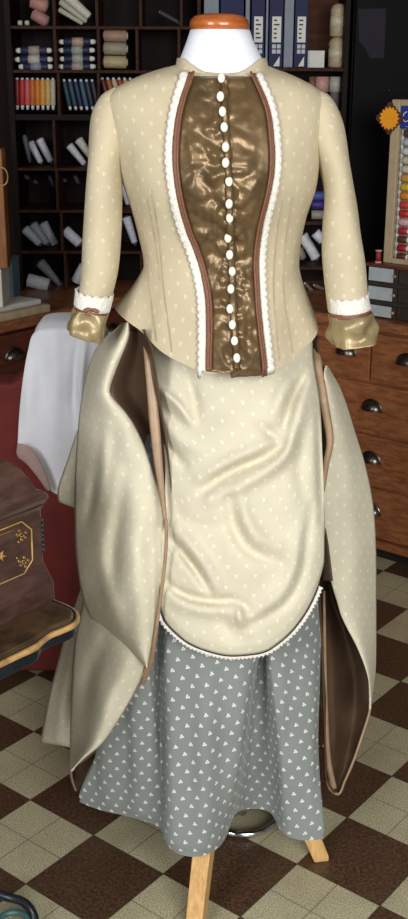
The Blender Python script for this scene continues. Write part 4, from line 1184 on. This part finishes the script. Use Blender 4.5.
v, f = prism([Vector((p.x, p.y, TZ-.042)) for p in o3], UP*.0203); mesh('iron_rim', v, f, M['iron'], tab, False, bevel=.004)
# iron treadle frame: two standards beyond the left frame edge, joined by bars, and the scrolled foot that enters the picture
tf = atZ(0, 658, TZ); tf.z = 0
std = tf - B*.10 - A*.05
stv = []
for dd in (0, -.34):
    p_ = std + A*dd
    stv.append(tubev([p_ + UP*.70, p_ + UP*.62 + B*.03, p_ + UP*.40 - B*.03, p_ + UP*.15 + B*.02, p_ + UP*.02 + A*(.05 if dd == 0 else -.05)], [.014, .012, .012, .012, .016], 10))
stv.append(tubev([std + UP*.30, std + UP*.30 - A*.34], .010, 10)); stv.append(tubev([std + UP*.66, std + UP*.66 - A*.34], .010, 10))
mesh('iron_standard', *join(*stv), M['iron'], tab)
st2 = []
for dd in (0, -.34):
    p_ = std + A*dd - B*.5
    st2.append(tubev([p_ + UP*.70, p_ + UP*.62 - B*.03, p_ + UP*.40 + B*.03, p_ + UP*.15 - B*.02, p_ + UP*.02 + A*(.05 if dd == 0 else -.05)], [.014, .012, .012, .012, .016], 10))
st2.append(tubev([std - B*.5 + UP*.30, std - B*.5 + UP*.30 - A*.34], .010, 10))
mesh('iron_standard', *join(*st2), M['iron'], tab)
foot = [atZ(x, y, z) for x, y, z in [(-30, 897, .09), (-12, 891, .085), (0, 895, .08), (12, 899, .072), (24, 902, .06), (32, 908, .045), (37, 917, .03), (40, 930, .014)]]
foot = [std + UP*.10] + [Vector(p) for p in resample([tuple(p) for p in foot], 24)]
tube('iron_foot', foot, [.010]*5+[.0085]*20, M['iron'], tab, 12)
f2 = [atZ(x, y, .03) for x, y in [(2, 922), (8, 916), (18, 913.5), (26, 915), (31, 921), (28, 932), (14, 936), (3, 930)]]
tube('teal_scroll', [Vector(p) for p in resample([tuple(p) for p in f2+[f2[0]]], 24)][:-1], .006, M['teal'], tab, 10, closed=True)

# the machine's wooden cover
cs = empty('sewing_machine_case', atZ(0, 620, TZ)); 
tag(cs, 'brown wooden sewing machine cover with gold inlaid panel, on the table', 'case')
cfr = atZ(56, 601, TZ)           # front right corner at the base
def cp(e_, g_, z_): return Vector((cfr.x, cfr.y, 0)) - B*e_ - A*g_ + UP*z_
LN = .52; DP = .26
def zon(px, py, g_=0):           # height of a pixel on the front plane shifted back by g_
    P_ = Vector((cfr.x, cfr.y, 0)) - A*g_; return onplane(px, py, P_, A)
def eon(px, py, g_=0):
    q_ = zon(px, py, g_); return -(q_-Vector((cfr.x, cfr.y, 0))).dot(B), q_.z
e1, z1 = eon(55, 583); e2, z2 = eon(44, 563, .012); e3, z3 = eon(42, 508, .014); e4, z4 = eon(46, 497, .0); e5, z5 = eon(42, 484, .012)
print('case', e1, z1, e2, z2, e3, z3, e4, z4, e5, z5)
# profile stations: (inset at ends, inset front, z)
base_e = -.0
stations = [(0., 0., TZ), (0, 0, z1-.004), (.001, .001, z1+.004), (.010, .008, z2-.004), (.012, .010, z2+.004), (.012, .010, z3-.002), (.008, .004, z3+.008), (.004, -.002, z4-.004), (.004, -.002, z4+.004),
            (.018, .010, z4+.010), (.022, .020, z5+.010), (.026, .036, z5+.024), (.034, .056, z5+.034), (.05, .085, z5+.041), (.08, DP/2-.001, z5+.044)]
def ringc(se, sg, z):
    a_, b_ = se, LN-se; g0, g1 = sg, DP-sg
    return [cp(a_, g0, z), cp(b_, g0, z), cp(b_, g1, z), cp(a_, g1, z)]
def stack(sts):
    vs = []; fs = []
    for s_ in sts: vs += ringc(*s_)
    n = len(sts)
    for i in range(n-1):
        for k in range(4): fs.append((i*4+k, i*4+(k+1) % 4, (i+1)*4+(k+1) % 4, (i+1)*4+k))
    fs.append((0, 1, 2, 3)); fs.append(tuple((n-1)*4+k for k in range(4)))
    return vs, fs
v, f = stack(stations[:7]); mesh('case_wall', v, f, M['leather'], cs, False, bevel=.002)
v, f = stack(stations[6:]); mesh('lid', v, f, M['leather'], cs, False, bevel=.004)
# gold inlay on the front wall
def gi(px, py): 
    q_ = zon(px, py, .0090); return q_
pan = [(-60, 558), (0, 532), (21.8, 523), (31.9, 530.6), (33.3, 561), (25, 574.8), (0, 585.8), (-60, 612)]
def inlay(name, pts, w, closed=False, parent=cs):
    q_ = [gi(*p) for p in pts]
    return tube(name, q_, w, M['gold'], parent, 6, closed=closed)
inlay('gold_line', pan, .0013)
inn = [(-60, 563), (0, 537), (14, 531.5)]
inlay('gold_line', inn, .0005)
def flower(cx, cy, s, n, parent=cs, core=True):
    parts = []
    for k in range(n):
        a_ = 2*PI*k/n
        L_ = s*(1 if k % 2 == 0 else .6)
        parts.append(tubev([gi(cx, cy), gi(cx+math.cos(a_)*L_*.6, cy+math.sin(a_)*L_*.6), gi(cx+math.cos(a_)*L_, cy+math.sin(a_)*L_)], [.0006, .0013, .0003], 6))
    mesh('gold_star', *join(*parts), M['gold'], parent)
flower(1, 557.5, 6.5, 12)
def scroll(cx, cy, s, rot, fl=1):
    parts = []
    for k, (ox, oy, rr_) in enumerate([(0, 0, 1), (-.9, .3, .6), (.3, .95, .6), (-.75, -.7, .45), (.75, -.75, .5), (-.1, 1.7, .35), (.95, .3, .4)]):
        c_, s_ = math.cos(rot), math.sin(rot)
        x_, y_ = cx+s*(ox*c_-oy*s_)*fl, cy+s*(ox*s_+oy*c_)
        pts = [gi(x_+math.cos(a_)*rr_*s*.55*(1-.6*a_/6.), y_+math.sin(a_)*rr_*s*.55*(1-.6*a_/6.)) for a_ in [i*.5 for i in range(12)]]
        parts.append(tubev(pts, .0007, 6))
    mesh('gold_scroll', *join(*parts), M['gold'], cs)
scroll(22, 536, 4.6, .3); scroll(24.5, 563, 4.6, 2.0); 
# dark metal clasp scrolls on the case end
ck = []
for k, yy in enumerate((522, 527, 532, 537, 542, 547, 552)):
    q_ = onplane(41.8 + (k % 2)*.8, yy, Vector((cfr.x, cfr.y, 0)) - A*.012, A); ck.append(ellipsoid(cp(.010, .012, q_.z), [B*.003, A*.004, UP*.0055], 10, 6))
mesh('metal_clasp', *join(*ck), M['iron'], cs)

# ================================================================= LIGHT, WORLD, CAMERA
def area(name, loc, target, sx_, sy_, power, col):
    L = bpy.data.lights.new(name, 'AREA'); L.shape = 'RECTANGLE'; L.size = sx_; L.size_y = sy_; L.energy = power; L.color = col
    o = bpy.data.objects.new(name, L); C.objects.link(o); o.location = loc
    o.rotation_euler = (Vector(target)-Vector(loc)).to_track_quat('-Z', 'Y').to_euler(); return o
area('assumed_window_light', (1.0, -1.4, 2.0), (0, 2, .8), 1.8, 1.4, 112, (1, .995, .975))  # added area light for an assumed, unseen window behind the camera; none is modelled
area('left_fill_light', (-1.7, -.9, 2.0), (0, 2.1, .9), .9, 1.4, 62, (.97, .98, 1))  # unseen soft light added on the left to lift cloth and drapes
W = bpy.data.worlds.new('world'); bpy.context.scene.world = W; W.use_nodes = True
bg = W.node_tree.nodes['Background']; bg.inputs[0].default_value = (.82, .9, 1, 1); bg.inputs[1].default_value = .14
cam = bpy.data.cameras.new('camera'); co_ = bpy.data.objects.new('camera', cam); C.objects.link(co_)
cam.sensor_fit = 'VERTICAL'; cam.sensor_height = 36; cam.lens = F/919*36; cam.clip_start = .05
from mathutils import Matrix
co_.matrix_world = Matrix.Translation((0, 0, H)) @ Matrix.Rotation(PI/2-PIT, 4, 'X') @ Matrix.Rotation(ROLL, 4, 'Z')
sc_ = bpy.context.scene; sc_.camera = co_
sc_.view_settings.view_transform = 'Standard'; sc_.view_settings.look = 'None'
sc_.view_settings.exposure = 0; sc_.view_settings.gamma = 1; sc_.view_settings.use_curve_mapping = False
